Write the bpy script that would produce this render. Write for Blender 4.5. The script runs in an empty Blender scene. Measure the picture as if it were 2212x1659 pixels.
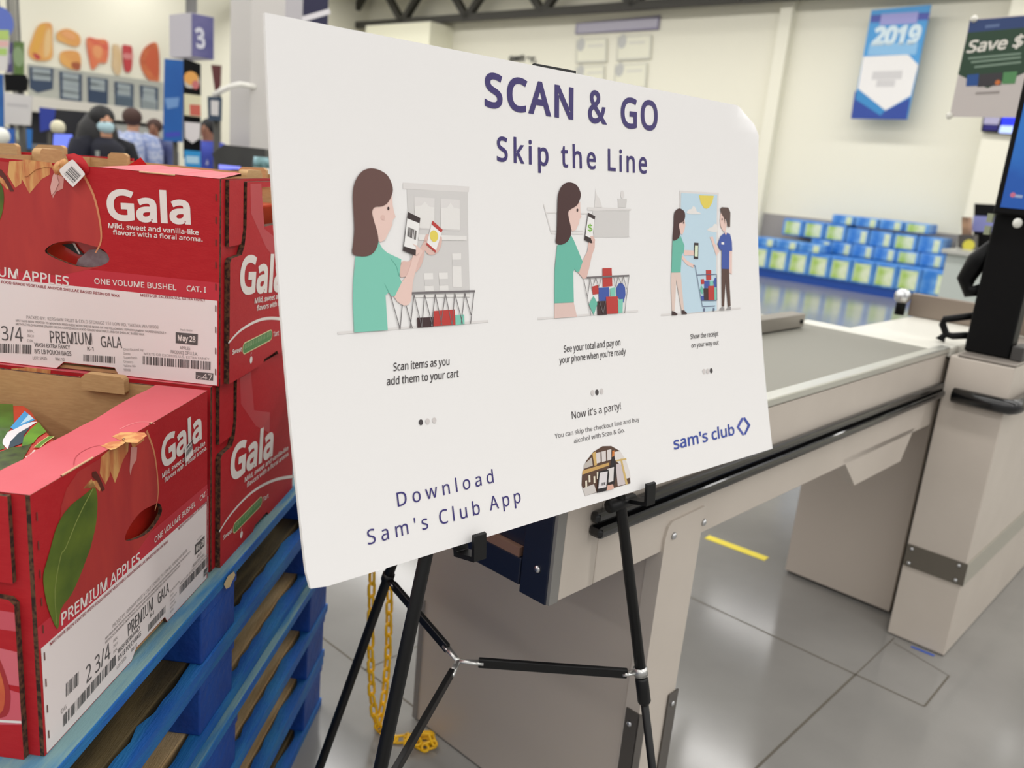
import bpy, bmesh, math, random
from mathutils import Vector, Matrix
from mathutils.geometry import tessellate_polygon
random.seed(7)
SC = bpy.context.scene
COL = SC.collection

# ---------------------------------------------------------------- camera
W, H = 2212, 1659
FPX, PITCH, ROLL, CAMZ = 1808.8, 0.25208, 0.094257, 1.36
LANE, PAL = 0.736574, 0.049958            # headings of the checkout lane and of the pallet stack
fwd = Vector((0, math.cos(PITCH), -math.sin(PITCH)))
_x0 = Vector((1, 0, 0)); _u0 = _x0.cross(fwd)
rgt = _x0 * math.cos(ROLL) + _u0 * math.sin(ROLL)
upv = rgt.cross(fwd)
EYE = Vector((0, 0, CAMZ))
cd = bpy.data.cameras.new('camera'); cam = bpy.data.objects.new('camera', cd); COL.objects.link(cam)
cam.matrix_world = Matrix((( rgt.x, upv.x, -fwd.x, EYE.x), (rgt.y, upv.y, -fwd.y, EYE.y), (rgt.z, upv.z, -fwd.z, EYE.z), (0, 0, 0, 1)))
cd.sensor_width = 36.0; cd.lens = FPX / W * 36.0; cd.clip_start = 0.05; cd.clip_end = 200
cd.dof.use_dof = True; cd.dof.focus_distance = 1.13; cd.dof.aperture_fstop = 4.9
SC.camera = cam

# ---------------------------------------------------------------- world, lights, exposure
wd = bpy.data.worlds.new('World'); SC.world = wd; wd.use_nodes = True
bg = wd.node_tree.nodes['Background']; bg.inputs[0].default_value = (1.0, 0.99, 0.98, 1); bg.inputs[1].default_value = 0.62
vs = SC.view_settings
vs.view_transform = 'Standard'; vs.look = 'None'; vs.gamma = 1.0; vs.use_curve_mapping = False; vs.exposure = 0.0
SC.cycles.use_denoising = True
SC.cycles.max_bounces = 6; SC.cycles.diffuse_bounces = 3; SC.cycles.glossy_bounces = 3
SC.cycles.sample_clamp_indirect = 4.0

eL = Vector((math.sin(LANE), math.cos(LANE), 0)); eP = Vector((math.cos(LANE), -math.sin(LANE), 0))   # store axes
eB = Vector((math.sin(PAL), math.cos(PAL), 0)); eC = Vector((math.cos(PAL), -math.sin(PAL), 0))       # pallet axes
EZ = Vector((0, 0, 1))
def LP(l, p, z=0): return eL * l + eP * p + EZ * z
def BC(b, c, z=0): return eB * b + eC * c + EZ * z
ROT_L = -LANE      # an object's x axis along eP, y along eL
ROT_B = -PAL       # x along eC, y along eB

LAMP_Z = 5.05
lamp_rows = [(-6.1, 30), (-2.6, 30), (0.9, 30), (4.4, 30), (7.9, 30), (11.3, 30)]
def strip_lamp(l, length, pc=-6.0, power=500):
    if l > 11: power = 660
    ld = bpy.data.lights.new('ceiling_strip_light', 'AREA'); ld.shape = 'RECTANGLE'
    ld.size = length; ld.size_y = 0.45; ld.energy = power; ld.color = (1.0, 0.982, 0.962)
    o = bpy.data.objects.new('ceiling_strip_light', ld); COL.objects.link(o)
    o.location = LP(l, pc, LAMP_Z - 0.03); o.rotation_euler = (0, 0, ROT_L)
for _l, _n in lamp_rows: strip_lamp(_l, _n)

# ---------------------------------------------------------------- helpers
def ray(px, py): return fwd + rgt * ((px - W / 2) / FPX) - upv * ((py - H / 2) / FPX)
def hit(px, py, P0, n):
    d = ray(px, py); return EYE + d * ((P0 - EYE).dot(n) / d.dot(n))
def on_z(px, py, z): return hit(px, py, Vector((0, 0, z)), EZ)
def on_l(px, py, l): return hit(px, py, LP(l, 0), eL)
def on_p(px, py, p): return hit(px, py, LP(0, p), eP)
def lp(v): return (v.dot(eL), v.dot(eP), v.z)

class Face:
    """A flat face: origin, u axis, v axis, outward normal; turns photo pixels into metres on that face."""
    def __init__(s, o, ex, ey=EZ):
        s.o = o; s.ex = ex.normalized(); s.ey = ey.normalized(); s.n = s.ex.cross(s.ey).normalized()
    def uv(s, p):
        q = hit(p[0], p[1], s.o, s.n) - s.o; return (q.dot(s.ex), q.dot(s.ey))
    def at(s, u, v, w=0.0): return s.o + s.ex * u + s.ey * v + s.n * w

def lin(c):
    c /= 255.0
    return c / 12.92 if c <= 0.04045 else ((c + 0.055) / 1.055) ** 2.4
def rgb(c): return (lin(c[0]), lin(c[1]), lin(c[2]), 1.0)

MATS = {}
def mat(name, c, rough=0.6, metal=0.0, c2=None, scale=8.0, bump=0.0, bscale=40.0, thr=(0.35, 0.65), stretch=None, spec=0.5, emit=0.0, coat=0.0, detail=4.0, trans=0.0):
    if name in MATS: return MATS[name]
    m = bpy.data.materials.new(name); m.use_nodes = True; nt = m.node_tree; N = nt.nodes; Lk = nt.links
    b = N['Principled BSDF']
    b.inputs['Base Color'].default_value = rgb(c); b.inputs['Roughness'].default_value = rough; b.inputs['Metallic'].default_value = metal
    b.inputs['Specular IOR Level'].default_value = spec; b.inputs['Coat Weight'].default_value = coat
    if trans: b.inputs['Transmission Weight'].default_value = trans
    if emit:
        b.inputs['Emission Color'].default_value = rgb(c); b.inputs['Emission Strength'].default_value = emit
    if c2 is not None or bump:
        tc = N.new('ShaderNodeTexCoord'); mp = N.new('ShaderNodeMapping'); Lk.new(tc.outputs['Object'], mp.inputs[0])
        if stretch: mp.inputs['Scale'].default_value = stretch
    if c2 is not None:
        nz = N.new('ShaderNodeTexNoise'); nz.inputs['Scale'].default_value = scale; nz.inputs['Detail'].default_value = detail
        Lk.new(mp.outputs[0], nz.inputs['Vector'])
        cr = N.new('ShaderNodeValToRGB'); cr.color_ramp.elements[0].position = thr[0]; cr.color_ramp.elements[1].position = thr[1]
        cr.color_ramp.elements[0].color = rgb(c); cr.color_ramp.elements[1].color = rgb(c2)
        Lk.new(nz.outputs[0], cr.inputs[0]); Lk.new(cr.outputs[0], b.inputs['Base Color'])
        if emit: Lk.new(cr.outputs[0], b.inputs['Emission Color'])
    if bump:
        n2 = N.new('ShaderNodeTexNoise'); n2.inputs['Scale'].default_value = bscale; n2.inputs['Detail'].default_value = 3
        Lk.new(mp.outputs[0], n2.inputs['Vector'])
        bp = N.new('ShaderNodeBump'); bp.inputs['Strength'].default_value = bump; bp.inputs['Distance'].default_value = 0.01
        Lk.new(n2.outputs[0], bp.inputs['Height']); Lk.new(bp.outputs[0], b.inputs['Normal'])
    MATS[name] = m
    return m
def ink(c, rough=0.45): return mat('ink_%d_%d_%d' % tuple(c), c, rough)

class MB:
    """Collects shapes, then links them as one mesh object."""
    def __init__(s): s.v = []; s.f = []; s.i = []; s.m = []; s.sm = []
    def _m(s, m):
        if m not in s.m: s.m.append(m)
        return s.m.index(m)
    def add(s, vs, fs, m, smooth=False):
        k = len(s.v); mi = s._m(m); s.v += [Vector(p) for p in vs]
        for f in fs: s.f.append(tuple(k + a for a in f)); s.i.append(mi); s.sm.append(smooth)
        return s
    def poly(s, pts, m): return s.add(pts, [tuple(range(len(pts)))], m)
    def tess(s, loops, m, fr):
        """loops: [outer, hole, ...] of (u, v); fr(u, v) gives the point."""
        flat = [p for l in loops for p in l]
        tri = tessellate_polygon([[Vector((p[0], p[1], 0)) for p in l] for l in loops])
        return s.add([fr(*p) for p in flat], tri, m)
    def prism(s, loops, fr, w0, w1, m, side=None):
        """A slab between w0 and w1 with holes; fr(u, v, w)."""
        s.tess(loops, m, lambda u, v: fr(u, v, w1)); s.tess(loops, m, lambda u, v: fr(u, v, w0))
        for l in loops:
            n = len(l)
            vs = [fr(p[0], p[1], w0) for p in l] + [fr(p[0], p[1], w1) for p in l]
            s.add(vs, [(a, (a + 1) % n, n + (a + 1) % n, n + a) for a in range(n)], side or m)
        return s
    def box(s, lo, hi, m, fr=None):
        fr = fr or (lambda x, y, z: Vector((x, y, z)))
        x0, y0, z0 = lo; x1, y1, z1 = hi
        vs = [fr(x, y, z) for z in (z0, z1) for y in (y0, y1) for x in (x0, x1)]
        return s.add(vs, [(0, 2, 3, 1), (4, 5, 7, 6), (0, 1, 5, 4), (2, 6, 7, 3), (0, 4, 6, 2), (1, 3, 7, 5)], m)
    def boxlp(s, lo, hi, m):
        """lo/hi as (l, p, z) in store axes."""
        return s.box((lo[1], lo[0], lo[2]), (hi[1], hi[0], hi[2]), m, lambda x, y, z: LP(y, x, z))
    def tube(s, path, r, m, n=10, closed=False, caps=True, smooth=True, flat=None):
        path = [Vector(p) for p in path]; k = len(path); rs = r if isinstance(r, (list, tuple)) else [r] * k
        rings = []; prev = None
        for i, p in enumerate(path):
            a = path[(i - 1) % k] if (closed or i) else p; b = path[(i + 1) % k] if (closed or i < k - 1) else p
            t = (b - a).normalized()
            if prev is None:
                ref = Vector((0, 0, 1)) if abs(t.z) < 0.9 else Vector((1, 0, 0))
                x = t.cross(ref).normalized()
            else:
                x = (prev - t * prev.dot(t)).normalized()
            prev = x; y = t.cross(x)
            fx = flat if flat else 1.0
            rings.append([p + (x * math.cos(q) + y * math.sin(q) * fx) * rs[i] for q in [2 * math.pi * j / n for j in range(n)]])
        vs = [p for g in rings for p in g]; fs = []
        for i in range(k if closed else k - 1):
            j = (i + 1) % k
            for a in range(n): fs.append((i * n + a, i * n + (a + 1) % n, j * n + (a + 1) % n, j * n + a))
        if caps and not closed: fs += [tuple(range(n))[::-1], tuple((k - 1) * n + a for a in range(n))]
        return s.add(vs, fs, m, smooth)
    def ball(s, c, r, m, nu=16, nv=10, sc=(1, 1, 1)):
        c = Vector(c); vs = []; fs = []
        for i in range(nv + 1):
            th = math.pi * i / nv
            for j in range(nu):
                ph = 2 * math.pi * j / nu
                vs.append(c + Vector((math.sin(th) * math.cos(ph) * sc[0], math.sin(th) * math.sin(ph) * sc[1], math.cos(th) * sc[2])) * r)
        for i in range(nv):
            for j in range(nu): fs.append((i * nu + j, (i + 1) * nu + j, (i + 1) * nu + (j + 1) % nu, i * nu + (j + 1) % nu))
        return s.add(vs, fs, m, True)
    def build(s, name, parent=None, local=False, bevel=0.0, label=None, solid=True):
        """parent: the thing (or one of its parts). Points are in world space unless local."""
        me = bpy.data.meshes.new(name)
        if parent is None and not local:
            lo = Vector((min(p.x for p in s.v), min(p.y for p in s.v), min(p.z for p in s.v))); hi = Vector((max(p.x for p in s.v), max(p.y for p in s.v), 0))
            base = Vector(((lo.x + hi.x) / 2, (lo.y + hi.y) / 2, lo.z)); pts = [p - base for p in s.v]
        elif local:
            base = Vector((0, 0, 0)); pts = s.v
        else:
            base = Vector((0, 0, 0)); r = parent
            while r.parent: r = r.parent
            inv = (Matrix.Translation(r.location) @ r.rotation_euler.to_matrix().to_4x4()).inverted()
            pts = [inv @ p for p in s.v]
        me.from_pydata([tuple(p) for p in pts], [], s.f)
        for m in s.m: me.materials.append(m)
        me.polygons.foreach_set('material_index', s.i); me.polygons.foreach_set('use_smooth', s.sm)
        if solid:
            b = bmesh.new(); b.from_mesh(me); bmesh.ops.recalc_face_normals(b, faces=b.faces); b.to_mesh(me); b.free()
        me.update()
        o = bpy.data.objects.new(name, me); COL.objects.link(o)
        if parent: o.parent = parent
        else: o.location = base
        if bevel:
            bm = o.modifiers.new('edge', 'BEVEL'); bm.width = bevel; bm.segments = 2; bm.limit_method = 'ANGLE'; bm.angle_limit = math.radians(40)
        if label: o['label'] = label
        return o

def thing(name, label, cat, loc=(0, 0, 0), rotz=0.0, group=None):
    o = bpy.data.objects.new(name, None); COL.objects.link(o); o.empty_display_size = 0.1
    o.location = loc; o.rotation_euler = (0, 0, rotz); o['label'] = label; o['category'] = cat
    if group: o['group'] = group
    return o
def tag(o, label, cat, group=None, kind=None):
    o['label'] = label; o['category'] = cat
    if group: o['group'] = group
    if kind: o['kind'] = kind
    return o
def struct(o): o['kind'] = 'structure'; return o
def dup(root, loc, rotz, label=None, group=None):
    r = root.copy(); COL.objects.link(r); r.location = loc; r.rotation_euler = (0, 0, rotz)
    if label: r['label'] = label
    if group: r['group'] = group
    for ch in list(root.children):
        c = ch.copy(); COL.objects.link(c); c.parent = r
        for g in list(ch.children):
            d = g.copy(); COL.objects.link(d); d.parent = c
    return r

# lettering: Blender's own sans serif, else its built-in face
try:
    FONT = bpy.data.fonts.load(bpy.utils.system_resource('DATAFILES', path='fonts') + '/NotoSansMath-Regular.woff2')
except Exception:
    FONT = None
_T = {}
def text2d(body, bold=0.0, shear=0.0, space=1.0, font=True, res=3):
    key = (body, bold, shear, space, font)
    if key in _T: return _T[key]
    cu = bpy.data.curves.new('t', 'FONT')
    if font and FONT: cu.font = FONT
    cu.body = body; cu.size = 1.0; cu.offset = bold; cu.shear = shear; cu.space_character = space; cu.resolution_u = res
    ob = bpy.data.objects.new('t', cu); COL.objects.link(ob)
    dg = bpy.context.evaluated_depsgraph_get()
    me = bpy.data.meshes.new_from_object(ob.evaluated_get(dg))
    vs = [(v.co.x, v.co.y) for v in me.vertices]; fs = [tuple(p.vertices) for p in me.polygons]
    bpy.data.objects.remove(ob); bpy.data.curves.remove(cu); bpy.data.meshes.remove(me)
    _T[key] = (vs, fs); return vs, fs

def caph():
    if 'c' not in _T: _T['c'] = max(v[1] for v in text2d('H')[0])
    return _T['c']
class Art:
    """Flat print on a face, kept in the face's own metres so that it can be laid on any copy of that face."""
    def __init__(s, face): s.face = face; s.ops = []
    def poly(s, pts, m, layer=1, holes=(), px=True, smooth=0):
        c = (lambda p: s.face.uv(p)) if px else (lambda p: p)
        if smooth: pts = curve(pts, smooth)
        s.ops.append(('p', [[c(p) for p in pts]] + [[c(p) for p in h] for h in holes], m, layer)); return s
    def line(s, pts, w, m, layer=2, px=True, smooth=0):
        """A stroke: w in metres, one number or (start, end)."""
        if smooth: pts = curve(pts, smooth, False)
        q = [Vector(s.face.uv(p) if px else p) for p in pts]; n = len(q); a = []; b = []
        for i in range(n):
            t = (q[min(i + 1, n - 1)] - q[max(i - 1, 0)]); t = t.normalized() if t.length else Vector((1, 0))
            ww = w if not isinstance(w, tuple) else w[0] + (w[1] - w[0]) * i / (n - 1)
            k = Vector((-t.y, t.x)) * ww / 2; a.append(q[i] + k); b.append(q[i] - k)
        for i in range(n - 1): s.ops.append(('p', [[tuple(a[i]), tuple(a[i + 1]), tuple(b[i + 1]), tuple(b[i])]], m, layer))
        return s
    def text(s, body, Lp, Rp, Tp, m, layer=3, bold=0.0, shear=0.0, space=1.0, px=True, font=True):
        a, b, t = (Vector(s.face.uv(p) if px else p) for p in (Lp, Rp, Tp))
        d = b - a; n = Vector((-d.y, d.x)).normalized(); h = (t - a).dot(n)
        vs, fs = text2d(body, bold, shear, space, font)
        if not vs: return s
        x0 = min(v[0] for v in vs); x1 = max(v[0] for v in vs)
        s.ops.append(('m', [tuple(a + d * ((v[0] - x0) / (x1 - x0)) + n * (h * v[1] / caph())) for v in vs], fs, m, layer)); return s
    def bars(s, p00, p10, p01, m, n=30, layer=3, seed=1, px=True):
        """A bar code between corner p00, along to p10, up to p01."""
        a, b, t = (Vector(s.face.uv(p) if px else p) for p in (p00, p10, p01)); r = random.Random(seed)
        ws = [r.choice((1, 1, 2, 3)) for _ in range(2 * n + 1)]; T = sum(ws); x = 0
        for i, q in enumerate(ws):
            if i % 2 == 0:
                f0, f1 = x / T, (x + q) / T
                s.ops.append(('p', [[tuple(a + (b - a) * f0), tuple(a + (b - a) * f1), tuple(a + (b - a) * f1 + t - a), tuple(a + (b - a) * f0 + t - a)]], m, layer))
            x += q
        return s
    def oval(s, c, rx, ry, m, layer=2, n=24, px=True, holes=()):
        q = s.face.uv(c) if px else c
        s.ops.append(('p', [[(q[0] + rx * math.cos(2 * math.pi * i / n), q[1] + ry * math.sin(2 * math.pi * i / n)) for i in range(n)]] + [list(h) for h in holes], m, layer)); return s
    def lay(s, mb, fr, step=0.00015):
        for op in s.ops:
            if op[0] == 'p': mb.tess(op[1], op[2], lambda u, v: fr(u, v, op[3] * step))
            else: mb.add([fr(p[0], p[1], op[4] * step) for p in op[1]], op[2], op[3])
        return mb
def curve(pts, k=4, closed=True):
    """Catmull-Rom through pts."""
    P = [Vector((p[0], p[1])) for p in pts]; n = len(P); out = []
    for i in range(n if closed else n - 1):
        g = (lambda j: P[j % n]) if closed else (lambda j: P[max(0, min(n - 1, j))])
        a, b, c, d = g(i - 1), g(i), g(i + 1), g(i + 2)
        for j in range(k):
            t = j / k
            q = 0.5 * ((2 * b) + (c - a) * t + (2 * a - 5 * b + 4 * c - d) * t * t + (3 * b - a - 3 * c + d) * t ** 3)
            out.append((q.x, q.y))
    if not closed: out.append(tuple(P[-1]))
    return out
def zr(x0, y0, s): return lambda *q: [(x0 + a / s, y0 + b / s) for a, b in zip(q[0::2], q[1::2])]

# ---------------------------------------------------------------- the setting
M_floor = mat('polished_concrete', (150, 148, 144), 0.12, c2=(126, 124, 121), scale=1.3, thr=(0.3, 0.7), spec=0.75, detail=8)
_nt = M_floor.node_tree; _b = _nt.nodes['Principled BSDF']
_nz = _nt.nodes.new('ShaderNodeTexNoise'); _nz.inputs['Scale'].default_value = 2.2; _nz.inputs['Detail'].default_value = 6
_mr = _nt.nodes.new('ShaderNodeMapRange'); _mr.inputs['To Min'].default_value = 0.09; _mr.inputs['To Max'].default_value = 0.20
_nt.links.new(_nt.nodes['Mapping'].outputs[0], _nz.inputs['Vector']); _nt.links.new(_nz.outputs[0], _mr.inputs[0]); _nt.links.new(_mr.outputs[0], _b.inputs['Roughness'])
M_wall = mat('cream_wall_paint', (233, 230, 213), 0.75)
M_wains = mat('grey_wainscot', (150, 146, 144), 0.6)
M_deck = mat('white_roof_deck', (205, 205, 196), 0.8)
M_steel_dk = mat('dark_steel', (58, 56, 50), 0.6)
M_joint = mat('joint_sealant', (96, 90, 80), 0.8)
M_black = mat('black_plastic', (4, 4, 5), 0.45, spec=0.18)
M_chrome = mat('brushed_chrome', (205, 206, 208), 0.28, 1.0)

WL, WP = lp(on_z(1790, 622, 0))[0] + 1.08, -18.8          # back wall plane (l) and food-court wall plane (p)
m = MB(); m.boxlp((-9, WP - 0.3, -0.2), (WL + 0.3, 12, 0.0), M_floor); floor = struct(m.build('floor'))
def joint(l0, p0, l1, p1, w=0.007):
    a = LP(l0, p0); b = LP(l1, p1); t = (b - a).normalized(); k = Vector((-t.y, t.x, 0)) * w / 2
    q = MB(); z = Vector((0, 0, 0.0004)); q.poly([a + k + z, b + k + z, b - k + z, a - k + z], M_joint); q.build('joint', floor)
j1 = lp(on_z(1848, 1457, 0)); s1 = lp(on_z(1997, 1526, 0)); s2 = lp(on_z(2050, 1460, 0)); s3 = lp(on_z(1930, 1388, 0))
joint(j1[0], -9, j1[0], s1[1]); joint(-4, j1[1], j1[0], j1[1]); joint(j1[0], j1[1], 2.70, j1[1], 0.004)
joint(s1[0], s1[1], s2[0], s2[1], 0.006); joint(s2[0], s2[1], s3[0], s3[1], 0.004)
g1 = lp(on_z(788, 1447, 0)); g2 = lp(on_z(714, 1388, 0))
joint(g1[0], g1[1] + 0.25, g2[0], g2[1] - 3.0, 0.006); joint(g1[0] - 0.0, g1[1], 12.0, g1[1], 0.005)
m = MB(); m.boxlp((WL, WP - 0.3, 0), (WL + 0.3, 12, 5.75), M_wall); wall_back = struct(m.build('wall_back'))
m = MB(); m.boxlp((-9, WP - 0.3, 0), (WL, WP, 5.75), M_wall); wall_left = struct(m.build('wall_left'))
m = MB(); m.boxlp((-9, WP - 0.3, 5.75), (WL + 0.3, 12, 5.95), M_deck); struct(m.build('ceiling'))
w0 = lp(on_l(1653, 460, WL)); w1 = lp(on_l(2072, 503, WL))
m = MB(); m.boxlp((WL - 0.02, w0[1] - 6, 0), (WL, w1[1], w0[2]), M_wains); struct(m.build('trim_1'))
# pilaster and the bright return beside the wainscot
a0 = lp(on_l(1680, 60, WL - 0.16)); a1 = lp(on_l(1706, 60, WL - 0.16))
m = MB(); m.boxlp((WL - 0.16, a0[1], 0), (WL, a1[1], 5.75), M_wall); struct(m.build('trim_2'))
b0 = lp(on_l(2093, 420, WL - 0.5)); m = MB(); m.boxlp((WL - 0.5, b0[1], 0), (WL, b0[1] + 2.4, 5.75), M_wall); struct(m.build('trim_3'))
# steel joist along the back wall
c0 = lp(on_l(1250, 22, WL - 0.35)); zc = c0[2]
def bar(mb, a, b, r, mm): mb.box((-r, -r, 0), (r, r, (b - a).length), mm, (lambda t, x, y: lambda u, v, w: a + x * u + y * v + t * w)((b - a).normalized(), *(lambda t: (t.cross(eL).normalized(), eL))((b - a).normalized())))
def joist(l, name_label, p0, p1, zb, zt, pitch, r=0.07):
    t = thing('roof_joist', name_label, 'roof joist', LP(l, (p0 + p1) / 2, zb), ROT_L)
    q = MB(); q.boxlp((l - 0.07, p0, zb - 0.07), (l + 0.07, p1, zb + 0.08), M_steel_dk); q.build('bottom_chord', t)
    q = MB(); q.boxlp((l - 0.05, p0, zt - 0.05), (l + 0.05, p1, zt + 0.05), M_steel_dk); q.build('top_chord', t)
    n = int((p1 - p0) / pitch); q = MB()
    for i in range(n):
        a = LP(l, p0 + i * pitch, zb); b = LP(l, p0 + (i + 0.5) * pitch, zt); c = LP(l, p0 + (i + 1) * pitch, zb)
        bar(q, a, b, r, M_steel_dk); bar(q, b, c, r, M_steel_dk)
    q.build('web_lattice', t)
_pa = on_l(870, 45, WL - 0.35).dot(eP); _pp = on_l(1009, 42, WL - 0.35).dot(eP) - _pa
joist(WL - 0.35, 'dark steel roof joist running along the top of the cream back wall', _pa - 2 * _pp, _pa + 9 * _pp, zc, 5.62, _pp)
joist(WL - 3.2, 'dark steel roof joist one bay in front of the back wall', _pa - 2 * _pp, _pa + 9 * _pp, zc + 0.15, 5.62, _pp)

# ceiling strip lamps' housings
for l, n in lamp_rows:
    q = MB(); q.boxlp((l - 0.26, -6 - n / 2, LAMP_Z), (l + 0.26, -6 + n / 2, LAMP_Z + 0.08), mat('lamp_housing', (225, 225, 222), 0.5))
    tag(q.build('ceiling_lamp'), 'long white strip lamp hung below the roof deck, %s row from the back wall' % {11.3: 'first', 7.9: 'second', 4.4: 'third', 0.9: 'fourth', -2.6: 'fifth', -6.1: 'sixth'}[l], 'ceiling lamp', 'ceiling strip lamps')

# marks on the floor
def tape(a, b, w, c, label):
    a = on_z(*a, 0); b = on_z(*b, 0); t = (b - a).normalized(); k = Vector((-t.y, t.x, 0)) * w / 2
    q = MB(); fr = lambda u, v, z: a + (b - a) * u + k * v + EZ * z
    q.prism([[(0, -1), (1, -1), (1, 1), (0, 1)]], fr, 0.0002, 0.0016, mat('tape_%d' % c[0], c, 0.5)); tag(q.build('floor_tape'), label, 'floor tape')
tape((1527, 1160), (1656, 1208), 0.042, (236, 216, 60), 'yellow strip of tape on the concrete floor beyond the checkout pedestal')
tape((1968, 1397), (2018, 1417), 0.010, (60, 96, 190), 'short blue strip of tape on the floor at the foot of the register pillar')

# ---------------------------------------------------------------- the checkout counter
M_beige = mat('beige_laminate', (202, 192, 181), 0.38, c2=(197, 187, 176), scale=5, spec=0.45)
M_beige2 = mat('taupe_panel', (192, 181, 170), 0.36)
M_silver = mat('satin_aluminium', (214, 214, 206), 0.32, 0.7)
M_belt = mat('belt_rubber', (133, 131, 121), 0.55)
M_rubber = mat('black_bumper_rubber', (9, 9, 11), 0.25, coat=0.3)
M_navy = mat('navy_end_panel', (16, 24, 44), 0.42)
M_kick = mat('dark_kick_plate', (92, 87, 82), 0.4, 0.3)
M_white = mat('white_plate', (226, 224, 214), 0.35)

ZT = 0.953; PS = lp(on_z(1655, 865, ZT))[1]           # belt height, side plane
L0 = lp(on_p(1186, 1306, PS))[0]; L1 = lp(on_p(2046, 760, PS))[0]
ZS = lp(on_p(1300, 1253, PS))[2]                       # lower edge of the side panel
PF = lp(on_z(899, 1549, 0))[1]; LPED = lp(on_z(1034, 1659, 0))[0]
ck = thing('checkout_counter', 'long beige checkout counter with a grey conveyor belt behind the sign', 'checkout counter', LP(1.9, -1.0, 0), ROT_L)
PB = PS - 0.455                                        # inner side of the belt
m = MB(); m.boxlp((L0 + 0.05, PB, ZT - 0.03), (L1 - 0.07, PS - 0.03, ZT - 0.001), M_belt); m.build('conveyor_belt', ck, bevel=0.004)
m = MB(); m.boxlp((L0, PS - 0.03, ZT - 0.017), (L1 + 0.02, PS + 0.003, ZT + 0.003), M_silver); m.build('edge_trim', ck, bevel=0.004)
m = MB(); m.boxlp((L1 - 0.069, PB, ZT - 0.03), (L1 + 0.019, PS - 0.031, ZT + 0.001), M_white); m.build('end_plate', ck, bevel=0.003)
m = MB(); m.boxlp((L0, PF, ZT - 0.03), (L1 - 0.07, PB - 0.001, ZT + 0.002), M_silver); m.build('side_ledge', ck, bevel=0.003)
m = MB(); m.boxlp((L0, PF, ZT - 0.05), (L0 + 0.05, PS, ZT - 0.003), M_silver); m.build('end_roller', ck, bevel=0.01)
m = MB(); m.boxlp((L0 + 0.11, PS - 0.025, ZS), (L1, PS, ZT - 0.019), M_beige); m.build('side_panel', ck, bevel=0.002)
m = MB(); m.boxlp((L0 + 0.02, PS - 0.027, ZS), (L0 + 0.1085, PS + 0.001, ZT - 0.019), M_beige); m.build('corner_panel', ck, bevel=0.002)
m = MB(); m.boxlp((L0 + 0.12, PF, ZT - 0.05), (L1 - 0.05, PS - 0.03, ZT - 0.032), M_kick); m.build('belt_bed', ck)
m = MB(); m.boxlp((L0 + 0.12, PF, ZS), (L1 - 0.05, PF + 0.02, ZT - 0.035), M_beige2); m.build('rear_panel', ck)
# bumper rail: two ribs
m = MB()
LBM = lp(on_p(1299, 1093, PS + 0.02))[0]; zb0 = lp(on_p(1640, 1003, PS))[2]; zb1 = lp(on_p(1640, 972, PS))[2]
for z0, z1, d in ((zb0 - 0.004, (zb0 + zb1) / 2 - 0.002, 0.026), ((zb0 + zb1) / 2 + 0.002, zb1 + 0.004, 0.018)):
    m.boxlp((LBM, PS, z0), (L1 + 0.01, PS + d, z1), M_rubber)
m.build('bumper_rail', ck, bevel=0.006)
# dark end with its tray lip
m = MB(); m.boxlp((L0 + 0.005, PF + 0.02, ZS + 0.03), (L0 + 0.018, PS - 0.012, ZT - 0.052), M_navy); m.build('end_panel', ck)
m = MB(); m.boxlp((L0 - 0.004, PF + 0.03, ZS + 0.008), (L0 + 0.012, PS - 0.062, ZS + 0.056), M_navy); m.build('end_tray', ck, bevel=0.003)
m = MB(); m.boxlp((L0 - 0.006, PF + 0.03, ZS + 0.0565), (L0 + 0.0045, PS - 0.066, ZS + 0.072), mat('copper_edge', (150, 116, 98), 0.4, 0.4)); m.build('tray_lip', ck)
m = MB(); m.boxlp((L0 - 0.005, PS - 0.06, ZS - 0.002), (L0 + 0.014, PS - 0.004, ZT - 0.05), M_navy); post = m.build('end_post', ck, bevel=0.002)
m = MB(); m.boxlp((L0 - 0.003, PS - 0.004, ZS), (L0 + 0.018, PS + 0.002, ZT - 0.05), mat('grey_edge', (140, 138, 134), 0.4, 0.3)); m.build('edge_strip', ck)
def screw(c, n, r, parent):
    q = MB(); ax = n.normalized(); q.tube([c, c + ax * r * 0.45, c + ax * r * 0.7], [r, r * 0.85, r * 0.3], M_chrome, 12); return q.build('screw', parent)
screw(LP(L0 - 0.005, PS - 0.026, ZS + 0.052), -eL, 0.0065, post)
# bracket under the side panel, far end
pts = [lp(on_p(*q, PS)) for q in ((1818, 1009), (1846, 1048), (1945, 996), (1972, 938))]
m = MB(); m.prism([[(q[0], q[2] + (0.02 if i in (0, 3) else 0)) for i, q in enumerate(pts)]], lambda u, v, w: LP(u, PS - 0.03 + w, v), 0, 0.03, M_beige); m.build('hanging_bracket', ck, bevel=0.002)
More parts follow.
